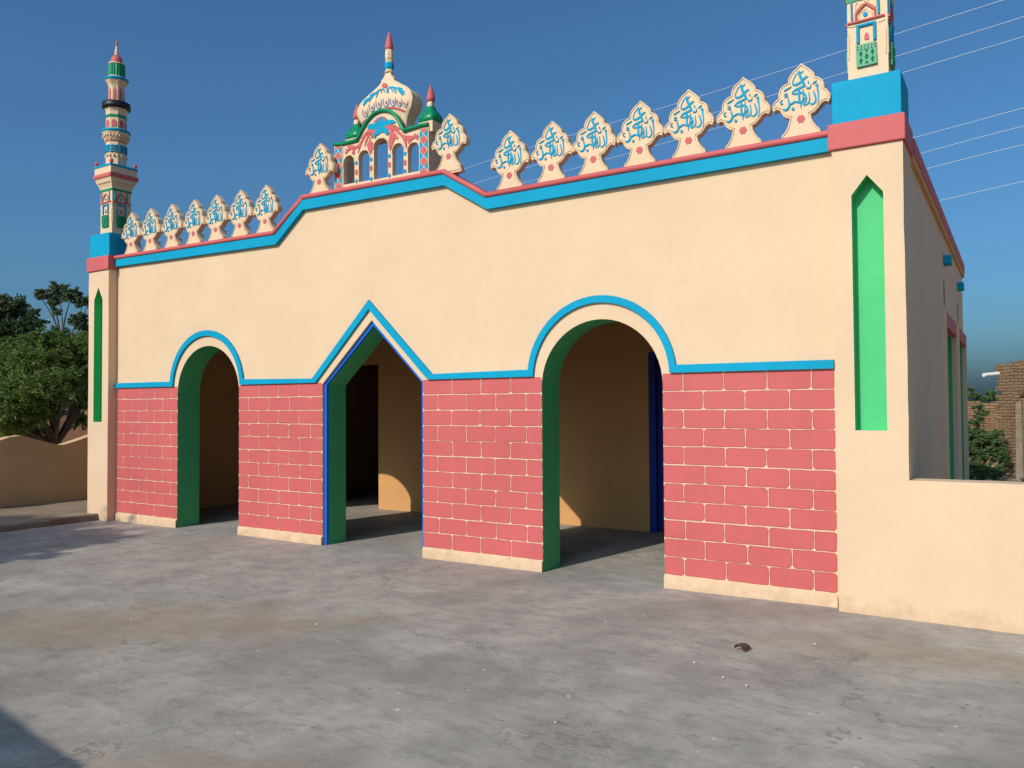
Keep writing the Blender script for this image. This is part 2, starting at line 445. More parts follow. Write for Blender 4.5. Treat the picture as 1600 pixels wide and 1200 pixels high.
# openings
LA, RA, RAD, SPR = -3.43, 2.177, .615, 1.768
PL, PR, PSP, PAX, PAZ = -1.366, .108, 1.853, -.61, 2.545
def arch_pts(cx, n=28): return [(cx-RAD, -.02)] + arc(cx, SPR, RAD, 180, 0, n) + [(cx+RAD, -.02)]
arch_l, arch_r = arch_pts(LA), arch_pts(RA)
pointed = [(PL, -.02), (PL, PSP), (PAX, PAZ), (PR, PSP), (PR, -.02)]
# cornice line measured on the photograph: bottom of the blue band and top of the coping
CB = [(XL-.02, 3.598), (-2.105, 3.548), (-1.648, 3.905), (.433, 3.882), (.967, 3.560), (XR+.04, 3.580)]
CT = [(x + dx, z) for (x, z), dx in zip([(XL-.02, 3.715), (-2.128, 3.680), (-1.648, 4.040), (.433, 4.012), (.957, 3.692), (XR+.04, 3.708)], [0]*6)]
fac = [(XL-.1, -.02)] + arch_l + pointed + arch_r + [(XR+.1, -.02)] + [(XR+.1, 3.66)] + list(reversed([(x, z+.06) for x, z in CB])) + [(XL-.1, 3.66)]
inopen = set()
for l in (arch_l, pointed, arch_r):
    for i in range(len(l)-1): inopen.add((l[i], l[i+1]))
fw = MB(); fw.prism([fac], 0, WT, skip=lambda a_, b_: (a_, b_) in inopen)
facade = fw.build('facade_wall', m_cream, mosque)
# green reveals of the two round arches
for l in (arch_l, arch_r):
    q = MB(); n = len(l)
    q.add([(x, y, z) for y in (0, WT) for x, z in l], [(i, i+1, n+i+1, n+i) for i in range(n-1)], 0, False)
    q.build('arch_reveal', m_jade, mosque)
# pointed doorway: shallow cream reveal, blue frame, green reveal
pin = [(PL+.037, -.02), (PL+.037, PSP-.012), (PAX, PAZ-.055), (PR-.037, PSP-.012), (PR-.037, -.02)]
q = MB(); n = len(pointed)
q.add([(x, y, z) for y in (0, .03) for x, z in pointed], [(i, i+1, n+i+1, n+i) for i in range(n-1)])
q.build('door_surround', m_cream, mosque)
q = MB(); q.add([(x, .03, z) for x, z in pointed] + [(x, .03, z) for x, z in pin] + [(x, .062, z) for x, z in pin],
       [(i, i+1, n+i+1, n+i) for i in range(n-1)] + [(n+i, n+i+1, 2*n+i+1, 2*n+i) for i in range(n-1)])
q.build('door_frame', m_blue, mosque)
pgr = [(PL+.04, -.02), (PL+.04, PSP-.013), (PAX, PAZ-.06), (PR-.04, PSP-.013), (PR-.04, -.02)]
q = MB(); q.add([(x, y, z) for y, l in ((.062, pin), (.062, pgr), (WT, pgr)) for x, z in l],
       [(i, i+1, n+i+1, n+i) for i in range(n-1)] + [(n+i, n+i+1, 2*n+i+1, 2*n+i) for i in range(n-1)])
q.build('arch_reveal', m_jade, mosque)
# blue string course that hops over the openings
zb, zt = 1.868, 1.937
lo = [(XL-.015, zb)] + arc(LA-.02, 1.84, .672, 177.6, 2.4, 30) + [(-1.458, zb), (-.633, 2.665), (.190, zb)] + arc(RA-.007, 1.84, .695, 177.6, 2.4, 30) + [(XR, zb)]
hi = [(XL-.015, zt)] + arc(LA-.02, 1.845, .740, 173, 7, 30) + [(-1.512, zt-.02), (-.635, 2.770), (.243, zt-.012)] + arc(RA-.007, 1.845, .757, 173, 7, 30) + [(XR, zt)]
q = MB(); q.prism([lo + list(reversed(hi))], -.028, .004)
q.build('string_course', m_cyan, mosque)
# painted blockwork on the four piers, plinth below
def brick_poly(x0, x1, z0, z1, c=.018):
    p = []
    def edge(a_, b_, k=5):
        for i in range(k):
            t = i/k; p.append((a_[0]+(b_[0]-a_[0])*t + random.uniform(-.002, .002), a_[1]+(b_[1]-a_[1])*t + random.uniform(-.0022, .0022)))
    c = min(c, (x1-x0)*.3)
    cs = [random.uniform(.25, 1.2)*c for _ in range(4)]
    edge((x0+cs[0], z0), (x1-cs[1], z0)); edge((x1-cs[1], z0), (x1, z0+cs[1]), 2)
    edge((x1, z0+cs[1]), (x1, z1-cs[2]), 3); edge((x1, z1-cs[2]), (x1-cs[2], z1), 2)
    edge((x1-cs[2], z1), (x0+cs[3], z1)); edge((x0+cs[3], z1), (x0, z1-cs[3]), 2)
    edge((x0, z1-cs[3]), (x0, z0+cs[0]), 3); edge((x0, z0+cs[0]), (x0+cs[0], z0), 2)
    return p
PIERS = [(XL+.002, LA-RAD, -5.262), (LA+RAD, PL, -2.456), (PR, RA-RAD, .488), (RA+RAD, XR+.0, 2.978)]
for x0, x1, j0 in PIERS:
    q = MB(); row = (zb-.108)/11
    for r_ in range(11):
        z1 = zb - r_*row - .005 + random.uniform(-.002, .002); z0 = z1 - row + .0075
        js = [j0 + (k*.357) - (.178 if r_ % 2 else 0) + random.uniform(-.008, .008) for k in range(-2, 8)]
        xs = [x0-.004] + [j for j in js if x0+.05 < j < x1-.05] + [x1+.004]
        for k in range(len(xs)-1):
            a_, b_ = xs[k]+.0032, xs[k+1]-.0032
            if k == 0: a_ = x0
            if k == len(xs)-2: b_ = x1-.001
            P = brick_poly(a_, b_, z0, z1); I = inset(P, .006); n = len(P)
            q.add([(x, -.0010, z) for x, z in P] + [(x, -.0014, z) for x, z in I], [(i, (i+1) % n, n+(i+1) % n, n+i) for i in range(n)], 1)
            q.add([(x, -.0014, z) for x, z in I], [tuple(range(n))], 0)
    q.build('brick_panel', [m_pink, m_pinkd], mosque)
    q = MB()
    lo_ = [(x0, -.02), (x1, -.02)]; k = 16
    top = [(x1-(x1-x0)*i/k, .100+random.uniform(-.009, .006)) for i in range(k+1)]
    nn = len(top)
    fr = [(x, -.020+random.uniform(-.004, .003), z-.012) for x, z in top]
    bt = [(x, -.024+random.uniform(-.006, .004), -.02) for x, z in top]
    tp = [(x, -.001, z) for x, z in top]
    q.add(fr+bt+tp, [(i, i+1, nn+i+1, nn+i) for i in range(nn-1)] + [(i, 2*nn+i, 2*nn+i+1, i+1) for i in range(nn-1)] + [(0, nn, 2*nn), (nn-1, 3*nn-1, 2*nn-1)])
    q.build('plinth', m_cream, mosque)
# cornice: blue fascia with a pink roll on top, and the parapet behind it
q = MB(); q.prism([CB + list(reversed(CT))], -.05, .002)
corn = q.build('cornice', m_cyan, mosque)
roll = []
for (x, z) in CT: roll.append((x, -.044, z+.012))
q = MB(); q.tube(rough3 := smooth_line([(a_[0]+(b_[0]-a_[0])*t, -.046, a_[2]+(b_[2]-a_[2])*t) for a_, b_ in zip(roll, roll[1:]) for t in ((0.0, .5, .99))] + [(XR+.06, -.046, CT[-1][1]+.012)], 1), .028, 10)
q.prism([[(x, z-.005) for x, z in CT] + [(x, z+.032) for x, z in reversed(CT)]], -.03, .20)
q.build('coping', m_pink, mosque)
q = MB(); q.prism([[(x, z-.25) for x, z in CB] + [(x, z-.006) for x, z in reversed(CT)]], .004, .19)
q.build('parapet', m_cream, mosque)

# ---- corner pillars with green niche
PY0, PY1 = -.13, .36
def pillar(x0, x1, nx0, nx1, nz0, nz1, nzt):
    niche = [(nx0, nz0), (nx1, nz0), (nx1, nz1), ((nx0+nx1)/2, nzt), (nx0, nz1)]
    q = MB(); out = rough([(x0, -.02), (x1, -.02), (x1, 3.55), (x0, 3.55)], .2, .004)
    q.prism([out], PY0+.16, PY1)                                   # core
    q2 = MB()
    hl = set((niche[i], niche[(i+1) % 5]) for i in range(5))
    q.prism([out, niche], PY0, PY0+.161, skip=lambda a_, b_: (a_, b_) in hl, back=False)
    p = q.build('corner_pillar', m_cream, mosque)
    d = .12
    q = MB(); q.add([(x, y, z) for y in (PY0, PY0+d) for x, z in niche], [(i, (i+1) % 5, 5+(i+1) % 5, 5+i) for i in range(5)] + [(9, 8, 7, 6, 5)])
    q.build('niche', m_green, p)
    q = MB(); q.box(x0-.025, x1+.02, PY0-.025, PY1+.02, 3.552, 3.752); q.build('capital_band', m_pink, p, .008)
    q = MB(); q.box(x0+.005, x1-.005, PY0+.005, PY1-.005, 3.753, 4.085); q.build('capital_block', m_cyan, p, .008)
    return p
pillar(XR+.03, XB, 4.387, 4.610, 1.388, 3.185, 3.328)
pillar(-5.93, XL-.015, -5.795, -5.585, 1.388, 3.135, 3.315)

# ---- calligraphy finials (merlons) on the parapet
MZ = 9.231
def mp(x, y, Y=.03):
    p = at(1200+x/MZ, 92+y/MZ, Y); return p.x, p.z
bx, bz = mp(500, 1078); bx = mp(489, 500)[0]+.004; 
bz = 3.742
def ml(x, y):
    p = mp(x, y); return (p[0]-bx, p[1]-bz)
left_o = [(200,1150),(208,1105),(240,1072),(262,1040),(290,985),(308,930),(322,868),(280,862),(235,835),(205,795),(185,757),(140,742),(95,775),(74,735),(72,690),(90,640),(122,602),(160,572),(158,520),(180,440),(230,385),(300,345),(300,300),(325,240),(380,170),(450,110),(488,62)]
right_o = [(560,105),(640,160),(680,200),(690,247),(750,262),(800,300),(822,350),(825,410),(870,440),(910,500),(914,560),(890,630),(840,612),(790,640),(740,710),(690,765),(632,797),(640,850),(670,910),(710,960),(760,1000),(800,1035)]
oln = [ml(*p) for p in left_o] + [ml(*p) for p in right_o]
oln[0] = (oln[0][0], -.02); oln[-1] = (oln[-1][0], -.02)
TH = .064
q = MB(); q.prism([oln], 0, TH)
i1, i2, i3 = inset(oln, .002), inset(oln, .013), inset(oln, .021)
n = len(oln); rg = range(n-1)
q.add([(x, 0.0, z) for x, z in i1] + [(x, -.009, z) for x, z in inset(oln, .0045)] + [(x, -.009, z) for x, z in i2] + [(x, .0, z) for x, z in inset(i2, .0015)],
      [(k*n+i, k*n+i+1, (k+1)*n+i+1, (k+1)*n+i) for k in range(3) for i in rg])
q.prism([i3], -.008, .001, back=False)
# buttress behind the neck
q.box(-.045, .045, TH-.005, TH+.055, -.02, .16)
merlon_mesh = q
STR = [
 [(722,352,8),(724,380,30),(729,440,27),(740,510,22),(742,570,18),(735,620,12),(724,660,3)],
 [(695,392,14),(722,376,24),(748,392,6)],
 [(668,458,6),(678,490,22),(697,545,27),(703,590,27),(685,635,28),(648,655,26),(612,640,14),(604,622,5)],
 [(604,478,6),(603,510,16),(613,560,20),(610,610,24),(585,648,26),(545,668,26),(515,650,18),(500,620,8)],
 [(462,185,28),(468,220,42),(482,265,42),(505,310,44),(530,365,44),(545,400,22)],
 [(445,182,8),(458,196,22),(478,208,26),(505,198,20),(527,168,4)],
 [(440,210,10),(410,250,13),(385,300,13),(370,350,18),(385,378,32),(430,374,38),(480,345,36),(520,305,36),(560,270,34),(592,262,12)],
 [(552,392,16),(520,402,34),(470,425,36),(410,455,34),(368,490,20),(360,505,8)],
 [(358,505,10),(400,512,24),(450,500,28),(510,492,32),(548,520,30),(566,570,24),(556,615,22),(528,640,14)],
 [(462,420,20),(464,480,32),(464,560,32),(470,640,26)],
 [(524,440,10),(522,500,15),(517,570,14),(507,640,10)],
 [(548,560,14),(530,590,20),(505,615,24),(470,630,28),(430,625,26),(408,618,12)],
 [(488,625,30),(487,670,20),(492,716,4)],
 [(425,618,10),(395,625,26),(365,645,30),(338,655,26),(322,640,16)],
 [(303,550,6),(306,585,18),(318,630,26),(325,670,32),(308,712,34),(278,738,34),(245,738,24),(228,724,8)],
 [(375,702,6),(376,728,52),(378,750,6)],
 [(246,474,6),(268,455,24),(310,432,22),(352,406,6)],
 [(246,512,8),(266,520,16),(286,506,16),(290,530,16),(276,552,18),(246,550,6)],
 [(226,598,4),(204,616,14),(196,640,22),(214,656,22),(232,650,6)],
 [(560,392,4),(566,416,12),(584,430,14),(594,412,10),(602,428,14),(620,420,14),(632,396,12),(632,368,5)],
 [(596,318,5),(597,340,20),(602,358,6)],
 [(658,364,5),(680,348,20),(718,318,6)],
]
ms = (ml(600, 500)[0]-ml(500, 500)[0])/100
cal = MB()
for k, st in enumerate(STR):
    pts = [ml(x, y) + (w_*ms*.90,) for x, y, w_ in st]
    add_ribbon(cal, smooth_line(pts, 5), -.0135-.00025*k, -.007)
flo = MB(); cx_, cz_ = ml(487, 868); rr = 62*ms
fl = []
for i in range(48):
    t = 2*math.pi*i/48; fl.append((cx_+rr*(.80+.20*abs(math.cos(3*t)))*math.cos(t), cz_+rr*(.80+.20*abs(math.cos(3*t)))*math.sin(t)))
flo.prism([fl], -.0125, -.007, back=False)
def czt(x):                                  # height of the coping at x
    for (x0, z0), (x1, z1) in zip(CT, CT[1:]):
        if x0 <= x <= x1: return z0+(z1-z0)*(x-x0)/(x1-x0)+.034
    return CT[-1][1]+.034
tips = [(180+x/5.714, 280+y/5.714) for x, y in ((150,300),(320,262),(510,222),(705,183),(905,140),(1118,92),(1345,48))]
tips += [(500,226),(702,178)] + [(797,205),(862,190),(928,175),(1000,157),(1077,139),(1162,121),(1252,99)]
tip_off = ml(488, 62)
mer0 = None
for px, py in tips:
    p = at(px, py, .03); x = p.x-tip_off[0]; z = p.z-tip_off[1]
    z = .35*z + .65*czt(min(max(x, -1.62), .40) if -1.9 < x < .6 else x)
    if mer0 is None:
        mer0 = merlon_mesh.build('merlon', m_cream2, mosque, .003)
        c0 = cal.build('calligraphy', m_cyan, mer0); f0 = flo.build('flower', m_pink, mer0); m_ = mer0
    else:
        m_ = mer0.copy(); COL.objects.link(m_); m_.parent = mosque
        for ch in (c0, f0):
            c = ch.copy(); COL.objects.link(c); c.parent = m_
    m_.location = (x, .03, z); m_.rotation_euler = (random.uniform(-.012, .012), random.uniform(-.014, .014), random.uniform(-.02, .02)); m_['group'] = 'written finials along the parapet'

# ---- minarets
def band(mb, cx, cy, r0, r1, z0, z1, mi=0, seg=8): mb.lathe(cx, cy, [(r0, z0), (r1, z1)], seg, mi)
def four(fn):                                # four-sided decoration, local front faces -y
    for k in range(4):
        a_ = k*math.pi/2; c, s_ = math.cos(a_), math.sin(a_)
        fn(lambda x, y, z, c=c, s_=s_: (x*c-y*s_, x*s_+y*c, z))
def make_minaret(loc):
    H = .152                                  # half width of the square shaft
    b = MB(); b.square(0, 0, [(H, 4.08), (H, 4.735)])
    b.square(0, 0, [(H, 4.735), (H+.012, 4.78), (H+.040, 4.84), (.208, 4.89), (.218, 4.90)])
    b.square(0, 0, [(.215, 4.965), (.215, 5.062)])
    # relief under the balcony
    def rel(fn):
        for i in range(7):
            x = -.138+.046*i; b.add([fn(x+dx, -.194+dy, 4.83+dz) for dx, dy, dz in ((-.016,0,0),(.016,0,0),(.016,0,.035),(-.016,0,.035),(-.01,-.012,.006),(.01,-.012,.006),(.01,-.012,.03),(-.01,-.012,.03))],
                                   [(4,5,6,7),(0,1,5,4),(1,2,6,5),(2,3,7,6),(3,0,4,7)])
    four(rel)
    def Z(zx, zy): return 4.135+(1150-.174*(zx-230)-zy)/1814 - .012
    def Uu(zx): return (zx-530)/604*.304
    def P(l): return [(Uu(x), -H-.008, Z(x, y)) for x, y in l]
    oct_ = [(.146, 5.06), (.146, 5.445), (.150, 5.47), (.165, 5.52), (.195, 5.58), (.2, 5.592)]
    b.lathe(0, 0, oct_, 8); ups = [MB(), MB(), MB(), MB()]
    for zz in (5.475, 5.52):                  # corbel beads
        for i in range(24):
            t = 2*math.pi*i/24; r_ = .150+(zz-5.47)*.6; b.box(r_*math.cos(t)-.01, r_*math.cos(t)+.01, r_*math.sin(t)-.01, r_*math.sin(t)+.01, zz, zz+.028)
    for i in range(16):
        t = 2*math.pi*i/16; b.box(.146*math.cos(t)-.012, .146*math.cos(t)+.012, .146*math.sin(t)-.012, .146*math.sin(t)+.012, 5.235, 5.262)
    ups[0].lathe(0, 0, [(.146, 5.64), (.146, 5.86), (.150, 5.90), (.168, 5.95)], 8)
    ups[1].lathe(0, 0, [(.113, 6.05), (.112, 6.27), (.122, 6.30), (.15, 6.345), (.165, 6.365)], 8)
    ups[1].lathe(0, 0, [(.126, 6.408), (.126, 6.43)], 16); ups[2].lathe(0, 0, [(.122, 6.615), (.118, 6.632), (.085, 6.64)], 16)
    ups[3].lathe(0, 0, [(.03, 6.765), (.036, 6.78), (.02, 6.795), (.034, 6.81), (.034, 6.82), (.018, 6.835), (.028, 6.85), (.014, 6.87), (.02, 6.885), (.012, 6.90)], 10, 0, True)
    # cream mouldings on the shaft
    def mold(fn):
        for l in ([(235,400),(330,400),(370,375)], [(690,350),(740,335),(800,318)], [(395,310),(400,235),(510,150),(600,205),(605,240)], [(350,220),(360,60),(430,90)], [(520,60),(640,-40)], [(470,70),(360,170)], [(470,20),(560,70),(660,120)], [(670,30),(660,140)], [(245,880),(250,520),(235,500)], [(800,800),(805,440)]):
            b.tube([fn(*p) for p in [(u_, y_+.007, z_) for u_, y_, z_ in P(l)]], .006, 6)
    four(mold)
    m = b.build('minaret', m_cream2, mosque); m.location = loc; m.scale = (.945, .945, 1)
    for u_ in ups: u_.build('upper_shaft', m_cream2, m)
    # green plaque
    def pl(q, fn):
        pts = [(Uu(x), Z(x, y)) for x, y in ((355,680),(660,625),(672,935),(365,995))]
        q.prism([[pts[3], pts[2], pts[1], pts[0]]], -H-.022, -H+.01, fn=fn)
        x0, x1, z0, z1 = pts[3][0]+.012, pts[2][0]-.012, pts[3][1]+.015, pts[1][1]-.02
        for i in range(3):
            for j in range(4):
                x = x0+(x1-x0)*(i+.5)/3; z = z0+(z1-z0)*(j+.5)/4*.8
                d = .014; u = 1 if (i+j) % 2 else -1
                q.add([fn(x-d, -H-.022, z-u*d), fn(x+d, -H-.022, z-u*d), fn(x, -H-.022, z+u*d), fn(x, -H-.034, z)], [(0,1,3),(1,2,3),(2,0,3)])
        for i in range(6):
            x = x0+(x1-x0)*i/5
            for z in (z1, z1-.02): q.add([fn(x-.007, -H-.022, z-.006), fn(x+.007, -H-.022, z-.006), fn(x, -H-.022, z+.008), fn(x, -H-.032, z)], [(0,1,3),(1,2,3),(2,0,3)])
    for k in range(4):
        a_ = k*math.pi/2; c, s_ = math.cos(a_), math.sin(a_); q = MB()
        pl(q, lambda x, y, z, c=c, s_=s_: (x*c-y*s_, x*s_+y*c, z)); q.build('plaque', m_gloss, m)
    q = MB()                                  # blue: gate mouldings, side bars, dot, zigzag, rims
    def bl(fn):
        q.tube([fn(*p) for p in P([(388,645),(388,392)])], .013, 8); q.tube([fn(*p) for p in P([(640,600),(640,350)])], .013, 8)
        q.tube([fn(*p) for p in P([(375,405),(655,352)])], .013, 8)
        q.tube([fn(*p) for p in P([(295,55),(300,310)])], .008, 8); q.tube([fn(*p) for p in P([(702,0),(704,230)])], .009, 8)
        c = (Uu(503), Z(503, 230)); q.prism([[(c[0]+.018*math.cos(t*.524), c[1]+.018*math.sin(t*.524)) for t in range(12)]], -H-.009, -H, fn=fn)
    four(bl); q.build('blue_moulding', m_cyan, m)
    q = MB()                                  # red: rail, gable, bud
    def rd(fn):
        q.tube([fn(*p) for p in P([(232,362),(400,335),(790,255)])], .010, 8)
        q.tube([fn(*p) for p in P([(362,340),(362,225),(510,80),(650,165),(650,275)])], .010, 8)
        c = [(Uu(x), Z(x, y)) for x, y in ((485,595),(550,588),(552,530),(535,500),(515,488),(495,510),(483,545))]
        q.prism([c], -H-.007, -H, fn=fn)
    four(rd); q.build('red_moulding', m_pink, m)
    q = MB(); q.square(0, 0, [(H+.008, 4.722), (H+.010, 4.752)]); q.build('green_line', m_gloss, m)
    q = MB(); q.lathe(0, 0, [(.153, 5.81), (.155, 5.85)], 8); q.build('green_line', m_gloss, m)
    q = MB(); q.square(0, 0, [(.208, 4.893), (.229, 4.91), (.233, 4.935), (.227, 4.962), (.215, 4.968)]); q.build('balcony_band', m_pink, m)
    q = MB(); q.square(0, 0, [(.221, 5.060), (.225, 5.067), (.225, 5.087), (.217, 5.092)]); q.build('balcony_rim', m_cyan, m)
    for sx in (-1, 1):
        for sy in (-1, 1):
            q = MB(); q.lathe(sx*.194, sy*.194, [(.012, 5.09), (.016, 5.10), (.026, 5.115), (.030, 5.13), (.024, 5.15), (.008, 5.168), (.001, 5.178)], 10, 0, True); q.build('knob', m_pink, m)
    q = MB()
    for zz in (5.30, 5.338, 5.376):           # blue wave bands
        pts = []
        for i in range(64):
            t = 2*math.pi*(i+.5)/64; r_ = .1515*math.cos(math.pi/8)/math.cos(((t) % (math.pi/4))-math.pi/8)*1.01
            pts.append((r_*math.cos(t), r_*math.sin(t), zz+(.010 if (i//2) % 2 else -.010)+.012))
        q.tube(pts, .011, 6, 0, True)
    q.build('wave_band', m_cyan, m)
    q = MB(); band(q, 0, 0, .150, .151, 5.452, 5.468); q.build('red_line', m_pink, m)
    for z0, z1, r_, mm, nm in ((5.59, 5.638, .205, m_cyan, 'gallery_rim'), (5.95, 6.048, .205, m_black, 'gallery_rim'), (6.362, 6.41, .172, m_cyan, 'gallery_rim')):
        q = MB(); q.lathe(0, 0, [(r_-.03, z0), (r_-.004, z0+.012), (r_, z0+.028), (r_-.006, z1-.006), (r_-.02, z1)], 24 if mm is m_black else 16, 0, True); q.build(nm, mm, m)
    def windows(rr_, z0, z1, wd, nm):
        q = MB()
        for k in range(8):
            t = math.pi/4*k; c, s_ = math.cos(t), math.sin(t); ap = rr_*math.cos(math.pi/8)+.004
            h_ = z1-z0
            ol = [(-wd, z0), (wd, z0), (wd, z0+h_*.55), (wd*.72, z0+h_*.78), (.0, z1), (-wd*.72, z0+h_*.78), (-wd, z0+h_*.55)]
            q.prism([ol], -.003, .004, back=False, fn=lambda x, y, z, c=c, s_=s_, ap=ap: (x*-s_+(ap-y)*c, x*c+(ap-y)*s_, z))
        q.build(nm, m_pink, m)
    windows(.146, 5.668, 5.782, .036, 'blind_window'); windows(.112, 6.085, 6.265, .022, 'blind_window')
    q = MB(); q.lathe(0, 0, [(.120, 6.43), (.122, 6.52), (.120, 6.615)], 40, 0, False, 0, .07); q.build('drum', m_gloss, m)
    q = MB(); q.lathe(0, 0, [(.075, 6.63), (.084, 6.66), (.082, 6.69), (.066, 6.73), (.040, 6.757), (.022, 6.77)], 20, 0, True); q.build('dome', m_pink, m)
    q = MB(); q.lathe(0, 0, [(.010, 6.895), (.019, 6.915), (.014, 6.95), (.006, 6.985), (.001, 7.01)], 10, 0, True); q.build('spire', m_pink, m)
    return m
mn = make_minaret((-5.675, .115, 0))
m2 = mn.copy(); COL.objects.link(m2); m2.parent = mosque; m2.location = (4.507, .115, 0)
for ch in [o for o in COL.objects if o.parent == mn]:
    c = ch.copy(); COL.objects.link(c); c.parent = m2

# ---- roof kiosk with dome
KY, KD = .13, .30
KS = 8.572
def kp(x, y, Y=KY):
    p = at(520+x/KS, 160+y/KS, Y); return (p.x, p.z)
KB = 4.02
def smooth2(l, k=3): return smooth_line(l, k)
top_path = [kp(*p) for p in ((35,575),(130,567),(250,540),(335,515))] + [kp(*p) for p in smooth2([(335,515),(380,420),(430,330),(480,250),(550,175),(620,135),(690,118),(770,132),(840,185),(890,260),(930,340),(965,395)])] + [kp(*p) for p in ((965,392),(1060,360),(1180,325),(1283,305))]
kl, kr = kp(35, 590)[0], kp(1283, 300)[0]
outer = [(kl, KB), (kr, KB)] + list(reversed(top_path))
holes = []
def kh(bl_, br_, lft, apx, rgt):
    """arch hole traced on the photograph"""
    b0, b1 = kp(*bl_), kp(*br_); s0, s1, t = kp(*lft), kp(*rgt), kp(*apx)
    xl, xr = (b0[0]+s0[0])/2, (b1[0]+s1[0])/2; zs = (s0[1]+s1[1])/2; zb_ = (b0[1]+b1[1])/2
    xc = (xl+xr)/2; h_ = t[1]-zs
    L_ = [(xl, zb_), (xl, zs)] + [(xl+(xc-xl)*(1-math.cos(a_*.95)), zs+h_*math.sin(a_)**.95) for a_ in (R(15), R(30), R(45), R(60), R(75))] + [(xc, zs+h_)]
    return L_ + [(2*xc-x, z) for x, z in reversed(L_[:-1])]
for hh in (((145,1100),(292,1080),(145,860),(215,715),(290,830)), ((345,1065),(495,1045),(350,760),(425,645),(492,750)), ((550,1030),(738,1005),(550,610),(650,482),(742,600)), ((795,985),(948,958),(800,665),(882,550),(950,650)), ((1003,945),(1163,920),(1008,660),(1088,540),(1160,640))):
    holes.append(kh(*hh))
q = MB(); q.prism([outer] + holes, KY, KY+.06)
q.box(kl, kl+.055, KY+.06, KY+KD, KB, kp(35, 585)[1]); q.box(kr-.055, kr, KY+.06, KY+KD, KB, kp(1283, 320)[1])
q.box(-.94, -.27, KY+.061, KY+KD-.002, 4.665, 4.705)
kiosk = q.build('roof_kiosk', m_cream2, mosque, .003)
q = MB(); q.tube([(x, KY-.012, z+.008) for x, z in top_path], .022, 10)
q.prism([[(x, z-.012) for x, z in top_path] + [(x, z+.022) for x, z in reversed(top_path)]], KY-.008, KY+.068)
q.build('green_moulding', m_gloss, kiosk)
# raised arch rims
q = MB()
for h_ in holes:
    q.tube([(x, KY-.002, z) for x, z in inset(h_, -.007)[1:-1]], .0065, 6)
q.build('arch_rim', m_cream2, kiosk)
# diamond columns at both ends
for xa, xb_, pts in ((35, 132, ((590, 585), (1150, 1135))), (1168, 1283, ((362, 345), (930, 910)))):
    x0, z1 = kp(xa, pts[0][0]); x1 = kp(xb_, pts[0][1])[0]; z0 = kp(xa, pts[1][0])[1]-.03
    cyq, pkq, wq = MB(), MB(), MB(); xc = (x0+x1)/2
    cyq.prism([[(x0, z0), (x1, z0), (x1, z1), (x0, z1)]], KY-.006, KY+.001, back=False)
    cc = cyq.build('column_panel', m_cyan, kiosk)
    hgt = .118
    zc = z1-.008
    k = 0
    while zc > z0:
        hw = (x1-x0)/2-.010
        lo_z = max(zc-hgt/2, z0)
        pkq.prism([[(xc, lo_z), (xc+hw, zc), (xc, min(zc+hgt/2, z1)), (xc-hw, zc)]], KY-.0095, KY-.005, back=False)
        for s_ in (-1, 1):
            add_ribbon(wq, [(xc, zc-hgt/2, .006), (xc+s_*hw*.6, zc-hgt*.22, .004), (xc+s_*(hw+.008), zc, .006)], KY-.011-.0003*s_, KY-.005)
            add_ribbon(wq, [(xc, min(zc+hgt/2, z1), .006), (xc+s_*(hw+.008), zc, .006)], KY-.0115-.0003*s_, KY-.005)
        zc -= hgt; k += 1
    for s_ in (-1, 1): add_ribbon(wq, [(xc+s_*((x1-x0)/2+.003), z0, .008), (xc+s_*((x1-x0)/2+.003), z1, .008)], KY-.009, KY)
    pkq.build('pink_diamonds', m_pink, kiosk); wq.build('white_lines', m_cream2, kiosk)
# painted leaves, flower and dots of the panel
pk, cy = MB(), MB(); lev = [0]
def leaf(mb, pts, close=False):
    lev[0] += 1
    l = [kp(x, y) + (w_/KS/101,) for x, y, w_ in pts]
    add_ribbon(mb, smooth_line(l, 4), KY-.008-.00012*lev[0], KY+.0)
def poly(mb, pts):
    lev[0] += 1
    mb.prism([[kp(*p) for p in pts]], KY-.008-.00012*lev[0], KY, back=False)
def spray(mb, stem, leaves):
    leaf(mb, stem)
    for l in leaves: leaf(mb, l)
# left sprays
poly(pk, [(500,470),(515,520),(545,545),(540,600),(515,690),(500,690),(470,610),(462,570),(485,530)])
leaf(pk, [(625,385,20),(570,378,34),(520,400,30),(480,450,24),(450,520,22),(430,590,6)])
leaf(pk, [(600,362,8),(530,370,26),(470,395,26),(420,450,20),(385,490,5)])
leaf(pk, [(500,390,8),(440,440,18),(400,510,24),(360,570,24),(310,605,26),(250,615,22),(200,600,8)])
for l in ([(380,560,18),(360,610,18),(340,680,4)], [(300,610,18),(280,650,18),(262,690,10)], [(290,620,10),(288,665,16),(285,705,6)], [(250,615,14),(205,640,24),(165,625,8)], [(240,625,12),(200,655,20),(170,690,8)], [(230,612,14),(200,660,16),(168,665,8)], [(320,600,16),(260,590,18),(205,590,5)], [(520,480,18),(545,420,26),(580,390,14)]): leaf(pk, l)
